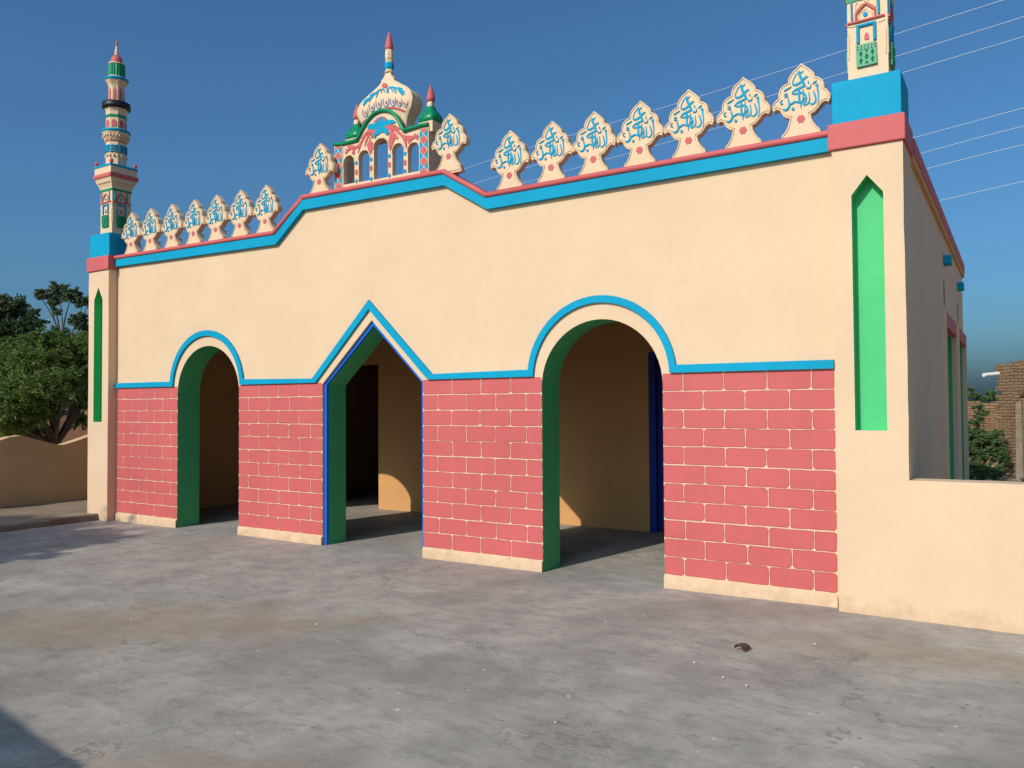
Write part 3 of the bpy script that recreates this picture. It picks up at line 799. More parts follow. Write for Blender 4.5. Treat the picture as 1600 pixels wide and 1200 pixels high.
# right sprays
poly(pk, [(755,395),(800,385),(845,420),(880,480),(870,495),(840,480),(815,530),(795,590),(770,650),(755,600),(750,520),(765,470)])
leaf(pk, [(690,345,16),(740,335,34),(800,345,34),(850,375,28),(905,420,26),(950,470,30),(975,540,24),(990,620,5)])
leaf(pk, [(700,335,10),(770,318,24),(850,312,6)])
leaf(pk, [(820,345,12),(880,345,22),(930,360,5)])
leaf(pk, [(930,450,14),(1000,470,34),(1060,475,36),(1110,455,24),(1150,462,8)])
for l in ([(1080,475,18),(1105,440,18),(1098,420,6)], [(1105,460,14),(1135,440,14),(1140,425,5)], [(1100,465,12),(1130,485,16),(1145,505,5)], [(1010,480,22),(1025,520,26),(1015,550,6)], [(960,470,22),(975,500,26),(990,580,8)], [(1040,480,14),(1055,510,14),(1048,525,4)], [(780,350,20),(800,420,30),(815,480,20)], [(800,340,10),(860,380,20),(890,430,6)]): leaf(pk, l)
# blue flower
leaf(cy, [(468,350,10),(500,325,42),(550,322,56),(600,330,56),(650,335,52),(700,300,46),(760,270,44),(810,262,36),(842,270,8)])
leaf(cy, [(490,355,6),(560,352,22),(620,350,30)]); leaf(cy, [(560,300,10),(600,300,40),(650,280,60),(690,255,40),(700,245,8)])
leaf(cy, [(665,330,60),(668,370,60),(655,395,30)])
leaf(cy, [(660,375,40),(610,385,34),(575,420,30),(562,465,24),(585,470,6)]); leaf(cy, [(670,365,34),(715,370,34),(740,400,26),(735,438,10)])
leaf(cy, [(640,390,30),(600,430,20),(575,445,8)]); leaf(cy, [(690,380,26),(720,420,18),(728,440,6)])
for i, (x, y) in enumerate(((570,265),(598,240),(625,222),(657,212),(690,218),(718,240))):
    leaf(pk if i % 2 == 0 else cy, [(x-3, y-26, 6), (x, y-8, 26), (x+4, y+14, 24), (x+8, y+34, 8)])
leaf(cy, [(560,300,6),(585,290,30),(600,310,16)])
# dots between the little arches
for (x, ys) in ((318, (813, 935, 1055)), (515, (765, 882, 1025)), (760, (718, 835, 980)), (970, (687, 808, 920))):
    for i, y in enumerate(ys):
        c = kp(x, y); r1, r2 = .0205, (.022 if i != 1 else .032)
        q = MB(); q.prism([[(c[0]+r1*math.cos(t*math.pi/8), c[1]+r2*math.sin(t*math.pi/8)) for t in range(16)]], KY-.007, KY, back=False); q.build('painted_dot', m_pink if i == 1 else m_cyan, kiosk)
pk.build('painted_leaves', m_pink, kiosk); cy.build('painted_flower', m_cyan, kiosk)
# turrets
for xa, ya, xb2, yb2 in ((155, 515, 335, 470), (1150, 290, 1318, 200)):
    x0, x1 = kp(xa, ya)[0], kp(xb2, yb2)[0]; c = (x0+x1)/2; h_ = .098
    zb_ = kp((xa+xb2)/2, ya)[1]-.055
    cy_ = KY+.105
    q = MB(); q.square(c, cy_, [(h_, 4.56), (h_, zb_+.085)]); 
    t = q.build('turret', m_cream2, kiosk, .003); q = MB()
    q.square(c, cy_, [(h_*.34, zb_+.27), (h_*.36, zb_+.30), (h_*.30, zb_+.325)], 0, .3)
    q.build('turret_neck', m_cream2, kiosk)
    q = MB(); z = zb_+.086
    q.square(c, cy_, [(h_*.95, z), (h_*1.08, z+.015), (h_*1.10, z+.045), (h_*.98, z+.085), (h_*.74, z+.12), (h_*.52, z+.150), (h_*.40, z+.185)], 0, .25, True)
    for k in range(60):
        t_ = random.random()*6.28; zz = random.uniform(.02, .12); hh = h_*(1.06-.0*zz-max(0, zz-.05)*4.6)
        s_ = random.choice(((1, 0), (-1, 0), (0, 1), (0, -1))); v = random.uniform(-.8, .8)*hh
        px_, py_ = (c+s_[0]*hh+(v if s_[0] == 0 else 0), cy_+s_[1]*hh+(v if s_[1] == 0 else 0)); d = .011
        q.add([(px_-d, py_, z+zz), (px_, py_-d, z+zz), (px_+d, py_, z+zz), (px_, py_+d, z+zz), (px_, py_, z+zz+d), (px_, py_, z+zz-d)], [(0,1,4),(1,2,4),(2,3,4),(3,0,4),(1,0,5),(2,1,5),(3,2,5),(0,3,5)])
    q.build('cupola', m_gloss, t and kiosk)
    q = MB(); z = zb_+.325
    q.lathe(c, cy_, [(.030, z), (.048, z+.012), (.050, z+.045), (.043, z+.085), (.026, z+.135), (.012, z+.175), (.002, z+.195)], 8, 0, True)
    q.build('turret_tip', m_pink, kiosk)
# dome: a deep slab with a bulging onion outline
DX, DY = -.605, .30
prof = [(4.70, .335, .115), (4.74, .335, .115), (4.80, .345, .12), (4.855, .375, .13), (4.875, .39, .135), (4.93, .425, .15), (4.99, .447, .158), (5.05, .438, .155), (5.11, .40, .14), (5.16, .335, .12), (5.20, .265, .105), (5.245, .185, .085), (5.285, .122, .070), (5.315, .098, .062), (5.33, .100, .062), (5.345, .080, .055), (5.38, .055, .045), (5.42, .040, .037)]
def dsec(z, a_, b_):
    a_, b_ = a_*.92, b_*.82
    q_ = []
    for t in (-.93, -.7, -.45, -.2, 0, .2, .45, .7, .93): q_.append((DX+t*a_, DY-b_*(1-.13*(t/.93)**2), z))
    q_ += [(DX+a_, DY-b_*.74, z), (DX+a_*1.01, DY, z), (DX+a_, DY+b_*.74, z)]
    for t in (.93, .45, 0, -.45, -.93): q_.append((DX+t*a_, DY+b_*(1-.13*(t/.93)**2), z))
    q_ += [(DX-a_, DY+b_*.74, z), (DX-a_*1.01, DY, z), (DX-a_, DY-b_*.74, z)]
    return q_
sp_ = smooth_line(prof, 4)
q = MB(); q.loft([dsec(*p) for p in sp_], 0, False)
q.lathe(DX, DY, [(.052, 5.415), (.056, 5.425), (.044, 5.44), (.046, 5.45)], 8); q.lathe(DX, DY, [(.046, 5.53), (.05, 5.55), (.040, 5.56), (.05, 5.575), (.052, 5.63), (.048, 5.67), (.042, 5.68)], 8)
q.tube([dsec(*p)[9] for p in sp_[18:60]], .012, 6)
dome = q.build('dome', m_cream2, kiosk)
q = MB(); q.lathe(DX, DY, [(.046, 5.45), (.056, 5.465), (.056, 5.515), (.046, 5.53)], 8); q.build('spire_collar', m_cyan, kiosk)
q = MB(); q.lathe(DX, DY, [(.040, 5.68), (.052, 5.69), (.050, 5.72), (.035, 5.79), (.018, 5.86), (.003, 5.90)], 10, 0, True); q.build('spire', m_pink, kiosk)
def dome_y(x, z):
    for (z0, a0, b0), (z1, a1, b1) in zip(sp_, sp_[1:]):
        if z0 <= z <= z1:
            t = (z-z0)/(z1-z0+1e-9); a_, b_ = (a0+(a1-a0)*t)*.92, (b0+(b1-b0)*t)*.82
            u = min(1.05, abs(x-DX)/(a_*.93)); return DY-b_*(1-.13*u*u) + max(0, abs(x-DX)/a_-.93)*.5
    return DY
def dp(x, y):                       # photo zoom (550,50)x8 on the dome front
    yy = .17
    for _ in range(4):
        p = at(550+x/8, 50+y/8, yy); yy = dome_y(p.x, p.z)
    return p
def dome_ribbon(mb, pts, lift=.006):
    lev[0] += 1; lift += .00012*(lev[0]-40)
    pts = smooth_line(pts, 4); L_, R_ = ribbon([(x, -y, w_) for x, y, w_ in pts]); n = len(L_)
    a_ = [dp(x, -y)+Vector((0, -lift, 0)) for x, y in L_]; b_ = [dp(x, -y)+Vector((0, -lift, 0)) for x, y in R_]
    c_ = [p+Vector((0, lift+.004, 0)) for p in a_]; d_ = [p+Vector((0, lift+.004, 0)) for p in b_]
    fs = []
    for i in range(n-1): fs += [(i, n+i, n+i+1, i+1), (i, i+1, 2*n+i+1, 2*n+i), (n+i, 3*n+i, 3*n+i+1, n+i+1)]
    mb.add(a_+b_+c_+d_, fs, 0)
bl_, rd_, fd_ = MB(), MB(), MB()
m_slate = paint('slate_blue_paint', (.16, .26, .40), .6, .12, .2, .2)
us = MB()
for x, y, s_ in ((170,1010,1.0),(250,945,1.05),(338,900,1.1),(428,880,1.1),(516,872,1.05),(598,885,.95),(682,905,.8)):
    dx = 34*s_
    dome_ribbon(us, [(x-dx, y-38*s_, 6), (x-dx*.95, y+5, 12), (x-dx*.5, y+42*s_, 14), (x+dx*.15, y+48*s_, 14), (x+dx*.75, y+22*s_, 14), (x+dx*.85, y-20*s_, 12), (x+dx*.6, y-52*s_, 5)])
    dome_ribbon(rd_, [(x, y-20*s_, 6), (x+1, y, 22*s_), (x+2, y+22*s_, 5)])
for l in ([(455,700,14),(500,690,18),(560,700,18),(620,725,14),(668,745,4)], [(520,700,14),(545,730,20),(555,770,5)], [(480,695,12),(505,725,18),(530,760,5)], [(570,710,14),(600,745,24),(610,770,8)], [(600,725,14),(640,760,24),(668,778,6)], [(600,735,14),(625,775,20),(630,798,5)], [(560,700,10),(600,700,16),(640,712,4)], [(450,705,12),(455,740,12),(460,770,4)], [(440,715,10),(440,740,10),(435,765,4)],
          [(390,715,10),(350,725,16),(310,755,18),(260,795,20),(210,840,22),(165,880,20),(140,915,6)], [(330,740,12),(320,780,14),(305,820,4)], [(270,790,14),(240,830,16),(215,880,4)], [(220,830,16),(180,850,20),(150,880,6)], [(300,760,10),(260,775,14),(225,800,4)], [(190,865,14),(165,890,20),(145,925,5)], [(400,715,10),(405,735,12),(412,755,5)], [(370,725,8),(372,745,10),(368,765,4)]):
    dome_ribbon(bl_, l)
for k in range(6):
    t = k*math.pi/3; cx_, cy2 = 412+26*math.cos(t), 672+24*math.sin(t)
    dome_ribbon(fd_, [(412, 672, 16), ((412+cx_)/2, (672+cy2)/2, 22), (cx_, cy2, 22), (412+38*math.cos(t), 672+35*math.sin(t), 10)])
dome_ribbon(rd_, [(380,968,14),(450,952,22),(530,950,22),(610,970,22),(680,1005,20),(712,1026,10)])
dome_ribbon(rd_, [(118,1165,10),(140,1135,16),(180,1095,12),(230,1060,4)])
fd_.build('dome_flower', m_pink, kiosk); bl_.build('dome_branches', m_cyan, kiosk); rd_.build('dome_red_paint', m_pink, kiosk); us.build('dome_scallops', m_slate, kiosk)

# ---- body of the building behind the facade
DEP = 7.4
q = MB(); q.box(-5.92, -5.5, .361, DEP, -.02, 3.56); q.build('end_wall', m_ochre, mosque)
q = MB(); q.box(-5.5, XB-.23, DEP-.23, DEP, -.02, 3.56); q.build('rear_wall', m_ochre, mosque)
q = MB(); q.box(-5.5, XB-.22, .341, DEP-.229, 3.22, 3.40); q.build('roof', m_cement, mosque)
WIN = [(3.22, 4.82), (5.42, 7.02)]; WZ0, WZ1 = .35, 2.42
sw = [(.361, -.02), (DEP, -.02), (DEP, 3.56), (.361, 3.56)]
hs = [[(y0, WZ0), (y1, WZ0), (y1, WZ1), (y0, WZ1)] for y0, y1 in WIN]
q = MB(); q.prism([sw]+hs, XB-.004, XB-.23, fn=lambda x, y, z: (y, x, z)); q.build('side_wall', m_cream, mosque)
q = MB(); q.box(XB-.10, XB+.034, .381, DEP+.03, 3.565, 3.585); q.box(XB-.10, XB+.032, .381, DEP+.03, 3.585, 3.70, 0); q.build('side_coping', m_pink, mosque, .006)
q = MB(); q.box(XB-.05, XB+.026, .381, DEP+.02, 3.50, 3.564); q.build('side_moulding', m_ochre, mosque)
for y0, y1 in WIN:
    q = MB(); q.box(XB-.13, XB-.11, y0+.06, y1-.06, WZ0, WZ1-.06); wn = q.build('window', m_navy, mosque)
    for a_, b_ in ((y0-.10, y0), (y1, y1+.10)):
        q = MB(); q.box(XB-.004, XB+.05, a_, b_, WZ0-.02, WZ1+.16); q.build('jamb', m_cream, wn)
    q = MB(); q.box(XB-.004, XB+.052, y0+.001, y1-.001, WZ1, WZ1+.16); q.build('lintel', m_pink, wn)
    q = MB()
    q.prism([[(y0, WZ0), (y0+.004, WZ0), (y0+.004, WZ1-.004), (y1-.004, WZ1-.004), (y1-.004, WZ0), (y1, WZ0), (y1, WZ1), (y0, WZ1)]], XB-.226, XB-.006, fn=lambda x, y, z: (y, x, z))
    q.build('window_reveal', m_jade, wn)
    q = MB(); ym = (y0+y1)/2
    q.prism([[(y0+.006, WZ0), (y0+.07, WZ0), (y0+.07, WZ1-.07), (ym-.03, WZ1-.07), (ym-.03, WZ0), (ym+.03, WZ0), (ym+.03, WZ1-.07), (y1-.07, WZ1-.07), (y1-.07, WZ0), (y1-.006, WZ0), (y1-.006, WZ1-.006), (y0+.006, WZ1-.006)]], XB-.15, XB-.085, fn=lambda x, y, z: (y, x, z))
    q.build('window_frame', m_blue, wn)
    q = MB(); q.box(XB-.226, XB+.055, y0-.12, y1+.12, WZ0-.08, WZ0-.021); q.build('sill', m_pink, wn)
for y in (3.62, 6.1):
    q = MB(); q.box(XB-.02, XB+.075, y, y+.22, 3.17, 3.27); sp2 = q.build('rain_spout', m_cyan, mosque, .006)
    q = MB(); q.box(XB-.02, XB+.001, y+.01, y+.05, 2.70, 2.97); q.build('wall_slot', m_dark, mosque)
# verandah wall with doorways into the prayer hall
IY = 2.80
doors = [(-4.05, -3.0), (-1.42, .10), (1.50, 2.55)]
iw = [(-5.5, -.02)]
for a_, b_ in doors: iw += [(a_, -.02), (a_, 2.25), (b_, 2.25), (b_, -.02)]
iw += [(XB-.23, -.02), (XB-.23, 3.22), (-5.5, 3.22)]
q = MB(); q.prism([iw], IY, IY+.24); q.build('verandah_wall', m_ochre, mosque)
for i, (a_, b_) in enumerate(doors):
    q = MB(); q.prism([[(a_, -.01), (a_+.09, -.01), (a_+.09, 2.16), (b_-.09, 2.16), (b_-.09, -.01), (b_, -.01), (b_, 2.25), (a_, 2.25)]], IY-.012, IY+.12)
    if i:
        fr = q.build('hall_door', m_navy, mosque)
        c = (a_+b_)/2
        for u0, u1 in ((a_+.095, c-.004), (c+.004, b_-.095)):
            q = MB(); q.box(u0, u1, IY+.05, IY+.085, .01, 2.155)
            for z0, z1 in ((.15, .75), (.9, 1.4), (1.55, 2.05)): q.box(u0+.08, u1-.08, IY+.035, IY+.051, z0, z1)
            q.build('door_leaf', m_navy, fr)

# ------------------------------------------------------------------ walls of the courtyard
# low wall to the right, flush with the pillar
q = MB(); q.prism([rough([(XB-.25, -.02), (10.5, -.02), (10.5, 1.028), (XB-.25, 1.028)], .2, .004)], PY0+.0008, PY0+.22)
tag(q.build('low_wall', m_cream, None, .008), 'plain cream low wall running right from the corner pillar', 'wall')
# wavy wall on the left
pr = []
for i in range(241):
    y = -11+20*i/240; t = ((y+.22)/1.36) % 1; tri = abs(2*t-1)          # 1 at the crests
    pr.append((y, .985 + .20*(tri**1.15) - (.02 if tri > .93 else 0)))
q = MB(); q.prism([[(-11, -.02), (9, -.02)] + list(reversed(pr))], -7.90, -7.70, fn=lambda x, y, z: (y, x, z))
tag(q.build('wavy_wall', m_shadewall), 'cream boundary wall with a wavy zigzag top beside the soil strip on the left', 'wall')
# unseen wall added behind the viewpoint to cast the near corner shadow
q = MB(); q.prism([rough([(-7.0, -.02), (1.24, -.02), (1.24, 2.25), (-7.0, 2.25)], .3, .01)], 0, .22)
o = q.build('shadow_caster_wall', m_cream); o.location = (0, -8.1, 0); o.rotation_euler = (0, 0, R(-8))
tag(o, 'unseen tall cream wall added behind the viewpoint to shade the near floor corner', 'wall')

# ------------------------------------------------------------------ small things on the floor
def ground_pt(px, py):
    d = ray(px, py); return CAM + d*(-CAM.z/d.z)
p = ground_pt(1160, 1014)
q = MB(); n = 9; sh = []
for r_ in (.050, .044):
    for j, (y0, k) in enumerate(((-.055, 1.0), (-.01, 1.05), (.035, .92), (.055, .8))):
        for i in range(n):
            t = R(8+164*i/(n-1)); jag = random.uniform(-.006, .006)
            sh.append((r_*k*math.cos(t), y0+jag, r_*k*math.sin(t)*.72))
fs = []
for s_ in range(2):
    o_ = s_*4*n
    fs += [(o_+j*n+i, o_+j*n+i+1, o_+(j+1)*n+i+1, o_+(j+1)*n+i) for j in range(3) for i in range(n-1)]
fs += [(i, i+1, 4*n+i+1, 4*n+i) for i in range(n-1)] + [(3*n+i, 3*n+i+1, 7*n+i+1, 7*n+i) for i in range(n-1)]
fs += [(j*n, (j+1)*n, 4*n+(j+1)*n, 4*n+j*n) for j in range(3)] + [(j*n+n-1, (j+1)*n+n-1, 4*n+(j+1)*n+n-1, 4*n+j*n+n-1) for j in range(3)]
q.add(sh, fs, 0, False)
o = q.build('pottery_shard', m_clay); o.location = (p.x, p.y, .0); o.rotation_euler = (0, R(4), R(-20)); o.scale = (.75, .8, 1.0)
tag(o, 'curved dark reddish brown clay shard lying on the open concrete floor', 'shard')
def stone_mesh(r_, seed, fl=.6):
    rs = random.Random(seed); bm = bmesh.new(); bmesh.ops.create_icosphere(bm, subdivisions=1, radius=r_)
    vs = [(v.co.x*rs.uniform(.75, 1.25), v.co.y*rs.uniform(.75, 1.25), v.co.z*fl*rs.uniform(.8, 1.2)) for v in bm.verts]
    fs = [tuple(v.index for v in f.verts) for f in bm.faces]; bm.free(); return vs, fs
peb = None
for i, (px, py) in enumerate(((206,968),(494,976),(456,920),(1085,1036),(1130,1059),(1166,1072),(1273,1007),(868,1130))):
    p = ground_pt(px, py)
    if peb is None:
        q = MB(); q.add(*stone_mesh(.008, 3)); peb = q.build('pebble', m_pebble); o = peb
    else:
        o = peb.copy(); COL.objects.link(o)
    o.location = (p.x, p.y, .004); o.rotation_euler = (0, 0, i*1.3)
    tag(o, 'tiny white pebble lying loose on the concrete courtyard floor', 'pebble', 'white pebbles scattered on the courtyard floor')

# ------------------------------------------------------------------ trees
def limb(mb, a_, b_, r0, r1, bend=.15, k=6, rs=random):
    a_, b_ = Vector(a_), Vector(b_); L = (b_-a_).length
    off = Vector((rs.uniform(-1, 1), rs.uniform(-1, 1), rs.uniform(-.3, .6)))*L*bend
    pts = [a_.lerp(b_, i/k) + off*math.sin(math.pi*i/k) for i in range(k+1)]
    mb.tube(pts, [r0+(r1-r0)*i/k for i in range(k+1)], 7)
def tree(name, label, base, clumps, nleaf, leaf_l, leaf_w, mat, trunk_r, seed, fork=.35, flat=1.0, group=None, droop=.0):
    """clumps: (centre, radius) leaf masses; limbs run from the trunk fork to them"""
    rs = random.Random(seed); base = Vector(base)
    root = tag(empty(name, base), label, 'tree' if 'shrub' not in name and 'bush' not in name else 'bush', group)
    tb = MB(); cen = sum((Vector(c) for c, r_ in clumps), Vector())/len(clumps)
    low = min(c[2]-r_*.4 for c, r_ in clumps)
    fk = Vector((base.x+(cen.x-base.x)*.35, base.y+(cen.y-base.y)*.35, base.z+max(.15, (low-base.z)*fork)))
    limb(tb, base-Vector((0, 0, .1)), fk, trunk_r, trunk_r*.75, .06, 6, rs)
    for c, r_ in clumps:
        limb(tb, fk, Vector(c), trunk_r*rs.uniform(.32, .5), trunk_r*.08, .12, 7, rs)
        for _ in range(3):
            limb(tb, Vector(c)-Vector((0, 0, r_*.3)), Vector(c)+Vector((rs.uniform(-1, 1), rs.uniform(-1, 1), rs.uniform(-.5, .8)))*r_*.9, trunk_r*.13, trunk_r*.03, .15, 4, rs)
    for v in range(len(tb.v)): tb.v[v] = tuple(Vector(tb.v[v])-base)
    tb.build('trunk', m_bark, root)
    V, Fc = [], []
    tot = sum(r_**2 for c, r_ in clumps)
    for c, r_ in clumps:
        c = Vector(c); k = int(nleaf*r_**2/tot)
        nt = max(6, int(k/38))
        for _ in range(nt):                         # twigs, each carrying a tuft of leaves
            d = Vector((rs.gauss(0, 1), rs.gauss(0, 1), rs.gauss(0, 1)*flat)).normalized()
            pp = c + Vector((d.x, d.y, d.z*flat))*r_*(rs.random()**.42)
            ax = (d+Vector((rs.uniform(-.6, .6), rs.uniform(-.6, .6), rs.uniform(-.5, .4)-droop))).normalized()
            tr_ = r_*rs.uniform(.16, .34)
            for _ in range(38):
                t = rs.uniform(-1, 1); w_ = Vector((rs.gauss(0, 1), rs.gauss(0, 1), rs.gauss(0, .7)))*tr_*.33
                p = pp + ax*t*tr_ + w_
                u = (ax*rs.uniform(-.2, 1) + Vector((rs.gauss(0, 1), rs.gauss(0, 1), rs.gauss(0, .6)))*.6).normalized()
                n_ = Vector((rs.gauss(0, 1), rs.gauss(0, 1), rs.gauss(0, 1)+.8)).normalized(); s_ = u.cross(n_)
                if s_.length < .05: continue
                s_.normalize(); sc = rs.uniform(.6, 1.3); p -= base
                o_ = len(V)
                V += [tuple(p-u*leaf_l*sc*.5), tuple(p+s_*leaf_w*sc*.5), tuple(p+u*leaf_l*sc*.5), tuple(p-s_*leaf_w*sc*.5)]
                Fc.append((o_, o_+1, o_+2, o_+3))
    m = MB(); m.v = V; m.f = Fc; m.mi = [0]*len(Fc); m.sm = [False]*len(Fc)
    m.build('crown', mat, root)
    return root
def cl(px, py, depth, rpx):             # leaf mass seen at that place in the photo
    return (tuple(atd(px, py, depth)), rpx*depth/F)
D1 = 19.0
b1 = atd(99, 700, D1); b1.z = -.05
tree('acacia_tree', 'broad bright green feathery acacia in front of the tall trees beyond the wavy wall', b1,
     [cl(70,560,D1,44), cl(20,575,D1+.6,44), cl(118,560,D1+.8,38), cl(45,610,D1-.6,42), cl(100,605,D1-.3,34), cl(-30,590,D1+.4,50), cl(5,640,D1-.9,38), cl(150,590,D1+1,40), cl(130,630,D1+.5,20), cl(60,648,D1-.4,24), cl(-45,640,D1,46), cl(150,545,D1+.6,34), cl(90,535,D1+.3,22), cl(30,545,D1+.5,24), cl(20,665,D1-.5,26), cl(45,672,D1+.4,22), cl(-15,670,D1,30), cl(128,655,D1+1.2,18), cl(75,632,D1+.8,24), cl(112,582,D1,30), cl(60,530,D1,22)],
     88000, .105, .028, m_acacia, .13, 11, .75, .8, None, .25)
D2 = 36.0
b2 = atd(20, 690, D2); b2.z = -.05
tree('shade_tree', 'dark dense tree standing behind the acacia at the left edge', b2,
     [cl(18,482,D2,24), cl(-14,476,D2,26), cl(48,505,D2,20), cl(5,520,D2,30), cl(40,540,D2,26), cl(-30,530,D2,34), cl(52,488,D2,10), cl(8,560,D2,30)],
     30000, .19, .075, m_deep, .22, 5, .5, .8)
D3 = 42.0
b3 = atd(96, 690, D3); b3.z = -.05
tree('eucalyptus_tree', 'tall airy grey green tree with bare forked limbs beside the left pillar', b3,
     [cl(72,458,D3,14), cl(92,454,D3,17), cl(112,462,D3,14), cl(84,472,D3,12), cl(128,472,D3,12), cl(122,497,D3,14), cl(62,462,D3,8), cl(88,487,D3,9), cl(132,508,D3,14), cl(85,520,D3,14), cl(105,530,D3,20), cl(145,470,D3,14)],
     13000, .22, .075, m_grey, .17, 21, .62, .8, None, .3)
# unseen tree left of frame, crown shaped to cast the courtyard shadow
sx = Vector((-4.75, -1.75, 0)); k = Vector((-sd.x, -sd.y, -sd.z)); 
def shadow_from(x, y, h): return (x + k.x/k.z*h, y + k.y/k.z*h, h)
tree('shadow_caster_tree', 'unseen round tree beyond the courtyard, shaped to cast the shadow on the left floor', (-6.6, -9.9, 0),
     [(shadow_from(-4.55, -1.85, 5.0), .72), (shadow_from(-3.75, -2.3, 4.9), .42), (shadow_from(-4.1, -1.45, 5.2), .42), (shadow_from(-5.3, -1.5, 5.2), .85), (shadow_from(-5.4, -2.4, 4.8), .8), (shadow_from(-4.15, -1.25, 5.3), .36), (shadow_from(-6.3, -2.0, 5.0), .9)],
     26000, .12, .05, m_acacia, .14, 31, .8, .9)
# earth bank and far mud house behind the acacia
q = MB(); vs = []
for i in range(41):
    p = atd(-60+260*i/40, 640, 27); h_ = 1.35+.25*math.sin(i*.7)+random.uniform(-.06, .06)
    vs.append((p, h_))
n = len(vs)
q.add([(p.x, p.y, -.05) for p, h_ in vs] + [(p.x-.35, p.y+.5, h_) for p, h_ in vs] + [(p.x-1.2, p.y+1.6, h_*.95) for p, h_ in vs] + [(p.x-2.2, p.y+3.2, -.05) for p, h_ in vs], [(k_*n+i, k_*n+i+1, (k_+1)*n+i+1, (k_+1)*n+i) for k_ in range(3) for i in range(n-1)])
tag(q.build('earth_bank', m_bank), kind='structure')

# ------------------------------------------------------------------ right background
def uvbox(o, su=1.0):
    me = o.data; uv = me.uv_layers.new(name='UVMap')
    for poly_ in me.polygons:
        nn = poly_.normal
        for li in poly_.loop_indices:
            v = me.vertices[me.loops[li].vertex_index].co
            if abs(nn.z) > .7: uv.data[li].uv = (v.x, v.y)
            else:
                t = Vector((-nn.y, nn.x, 0)).normalized(); uv.data[li].uv = (v.dot(t), v.z)
ruin = tag(empty('brick_ruin', at(1566, 745, 13.2)*1.0), 'roofless mud brick ruin with a ragged corner behind the low wall', 'building')
rb = ruin.location.copy(); rb.z = 0; ruin.location = rb
A = at(1560, 700, 13.6); A.z = 0
B = A + Vector((2.7, -3.1, 0)); dirv = (B-A).normalized(); nrmv = Vector((dirv.y, -dirv.x, 0))
if nrmv.dot(CAM-A) < 0: nrmv = -nrmv
def rfn(u, d, z): 
    p = A + dirv*u - nrmv*d - rb; return (p.x, p.y, z)
ol = [(0.0, -.05), (4.0, -.05), (4.0, 2.42)]
k_ = 40
for i in range(k_+1):
    ol.append((4.0-4.0*i/k_, 2.40+random.choice((0, 0, -.03, .03))-.03*math.sin(i*.5)))
zz = 2.35
while zz > .3:
    ol.append((random.choice((-.06, .0, .05, -.02, .1))*(1 if zz > 1.2 else .5), zz)); zz -= .085; ol.append((ol[-1][0]+random.choice((0, .03, -.03)), zz+.005))
hole = [(.70, 1.68), (.98, 1.70), (.98, 1.80), (.70, 1.79)]
q = MB(); q.prism([ol, hole], 0, .34, fn=rfn); o = q.build('brick_wall', m_mud, ruin); uvbox(o)
q = MB(); q.prism([[(.78, -.05), (.98, -.05), (.96, 1.66), (.80, 1.67)]], -.07, .0, fn=rfn); q.prism([[(.50, -.05), (.68, -.05), (.66, 1.62), (.54, 1.55)]], -.03, .0, fn=rfn)
q.build('pilaster', m_stone, ruin)
q = MB(); q.prism([[(.66, 1.69), (1.02, 1.72), (1.02, 1.77), (.66, 1.74)]], -.03, .3, fn=rfn); q.build('lintel', m_bark, ruin)
q = MB()
p0, p1 = at(1537, 586, 13.3), at(1563, 583.5, 13.6)
q.tube([tuple(p0-rb), tuple(p1-rb)], .042, 12); q.build('drain_pipe', m_white, ruin)
# broken cross wall further back
C0 = at(1513, 700, 17.5); C0.z = 0
ol = [(-2.5, -.05), (1.7, -.05)]
prof_ = [(1.7, 1.45), (1.45, 1.5), (1.2, 1.2), (.95, 1.55), (.7, 1.62), (.4, 1.55), (.2, 1.62), (-.2, 1.6), (-1, 1.66), (-2.5, 1.6)]
q = MB(); q.prism([ol+prof_], 0, .3, fn=lambda x, y, z: (C0.x+x, C0.y+y, z)); o = q.build('broken_wall', m_mud); uvbox(o)
tag(o, 'low broken red brick wall half hidden behind the thorn bush', 'wall')
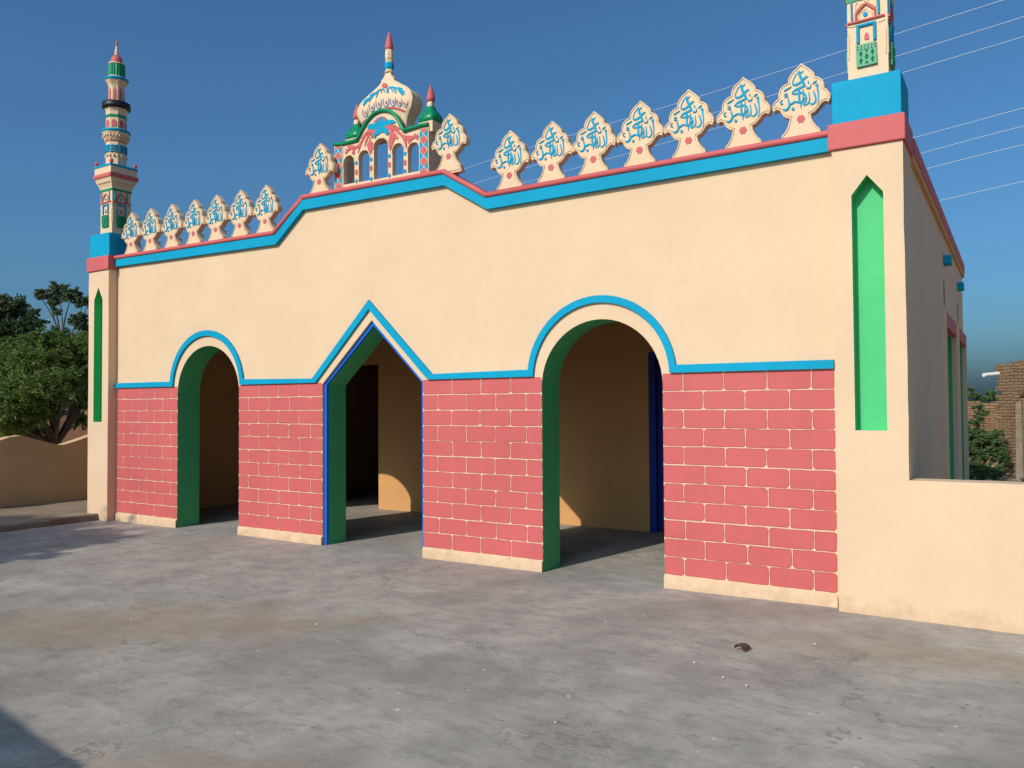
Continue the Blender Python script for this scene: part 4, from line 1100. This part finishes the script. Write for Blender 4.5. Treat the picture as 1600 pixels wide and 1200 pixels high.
# thorn bush and the tree behind
DB = (at(1545, 700, 12.95)-CAM).dot(fwd)
bb = at(1540, 740, 12.95); bb.z = 0
tree('thorn_bush', 'bushy dark green thorn shrub in front of the brick ruin', bb,
     [cl(1540,705,DB,19), cl(1522,705,DB,18), cl(1556,700,DB,17), cl(1528,682,DB,16), cl(1548,686,DB,16), cl(1524,660,DB,12), cl(1534,648,DB,10), cl(1562,715,DB-.1,13), cl(1516,728,DB-.2,18), cl(1536,734,DB-.4,18), cl(1554,736,DB-.3,16), cl(1526,744,DB-.5,14), cl(1545,746,DB-.5,12), cl(1516,675,DB,13), cl(1527,636,DB,8), cl(1508,700,DB,16), cl(1561,676,DB,9)],
     26000, .075, .020, m_thorn, .05, 41, .4, .7, None, .1)
DT = 32.0
bt = atd(1532, 690, DT); bt.z = -.03
tree('thorn_tree', 'small spreading thorn tree far behind the brick ruin', bt,
     [cl(1524,618,DT,8), cl(1536,622,DT,10), cl(1548,614,DT,8), cl(1516,608,DT,6), cl(1555,622,DT,10), cl(1530,630,DT,10), cl(1508,616,DT,9)],
     4200, .20, .05, m_thorn, .09, 43, .7, .45)
# rubble
q = MB(); rs = random.Random(9)
for i in range(420):
    x, y = rs.uniform(4.9, 8.5), rs.uniform(8.3, 13.5); r_ = rs.choice((.02, .03, .03, .04, .05, .08))
    vs, fs = stone_mesh(r_, i, rs.uniform(.4, .8)); q.add([(v[0]+x, v[1]+y, v[2]+r_*.2+max(0, (y-10.5))*.03) for v in vs], fs)
tag(q.build('rubble', m_stone), 'broken stones and brickbats strewn on the ground by the ruin', 'rubble', None, 'stuff')

# ------------------------------------------------------------------ power lines
WIRES = [  # (px, py, depth) from far left to near right
 ('topmost of the seven power lines crossing the sky on the right', [(-80,504,48),(70,500,46),(300,432,40),(480,352,36),(740,259,30),(1098,149,24),(1400,53,20),(1700,-42,17)]),
 ('second power line from the top, passing behind the corner minaret', [(-80,515,48),(70,511,46),(300,447,40),(480,372,36),(740,287,30),(1117,176,24),(1400,88,20),(1700,-5,17)]),
 ('third power line from the top, meeting the blue pillar block', [(-80,523,48),(70,519,46),(300,462,40),(480,395,36),(740,309,30),(1100,206,24),(1412,113,20),(1700,27,17)]),
 ('fourth power line from the top, the upper of the lower bundle', [(-80,545,48),(70,542,46),(300,500,40),(700,400,33),(1100,302,26),(1428,215,20),(1700,141,17)]),
 ('fifth power line from the top, in the middle of the lower bundle', [(900,392,29),(1100,338,26),(1438,240,20),(1700,171,17)]),
 ('sixth power line from the top, just above the lowest one', [(900,408,29),(1100,356,26),(1446,264,20),(1700,202,17)]),
 ('lowest of the power lines, meeting the side coping of the mosque', [(900,440,29),(1100,396,26),(1465,314,20),(1700,260,17)]),
]
for lab, pts in WIRES:
    q = MB(); P = [tuple(atd(*p)) for p in pts]
    if len(pts) == 4:                       # carried on to the far pole behind the mosque
        P = [tuple(Vector(P[0])+(Vector(P[0])-Vector(P[1]))*1.2)] + P
    q.tube(smooth_line(P, 8), .0055, 5)
    tag(q.build('power_line', m_wire), lab, 'power line', 'power lines behind the mosque')
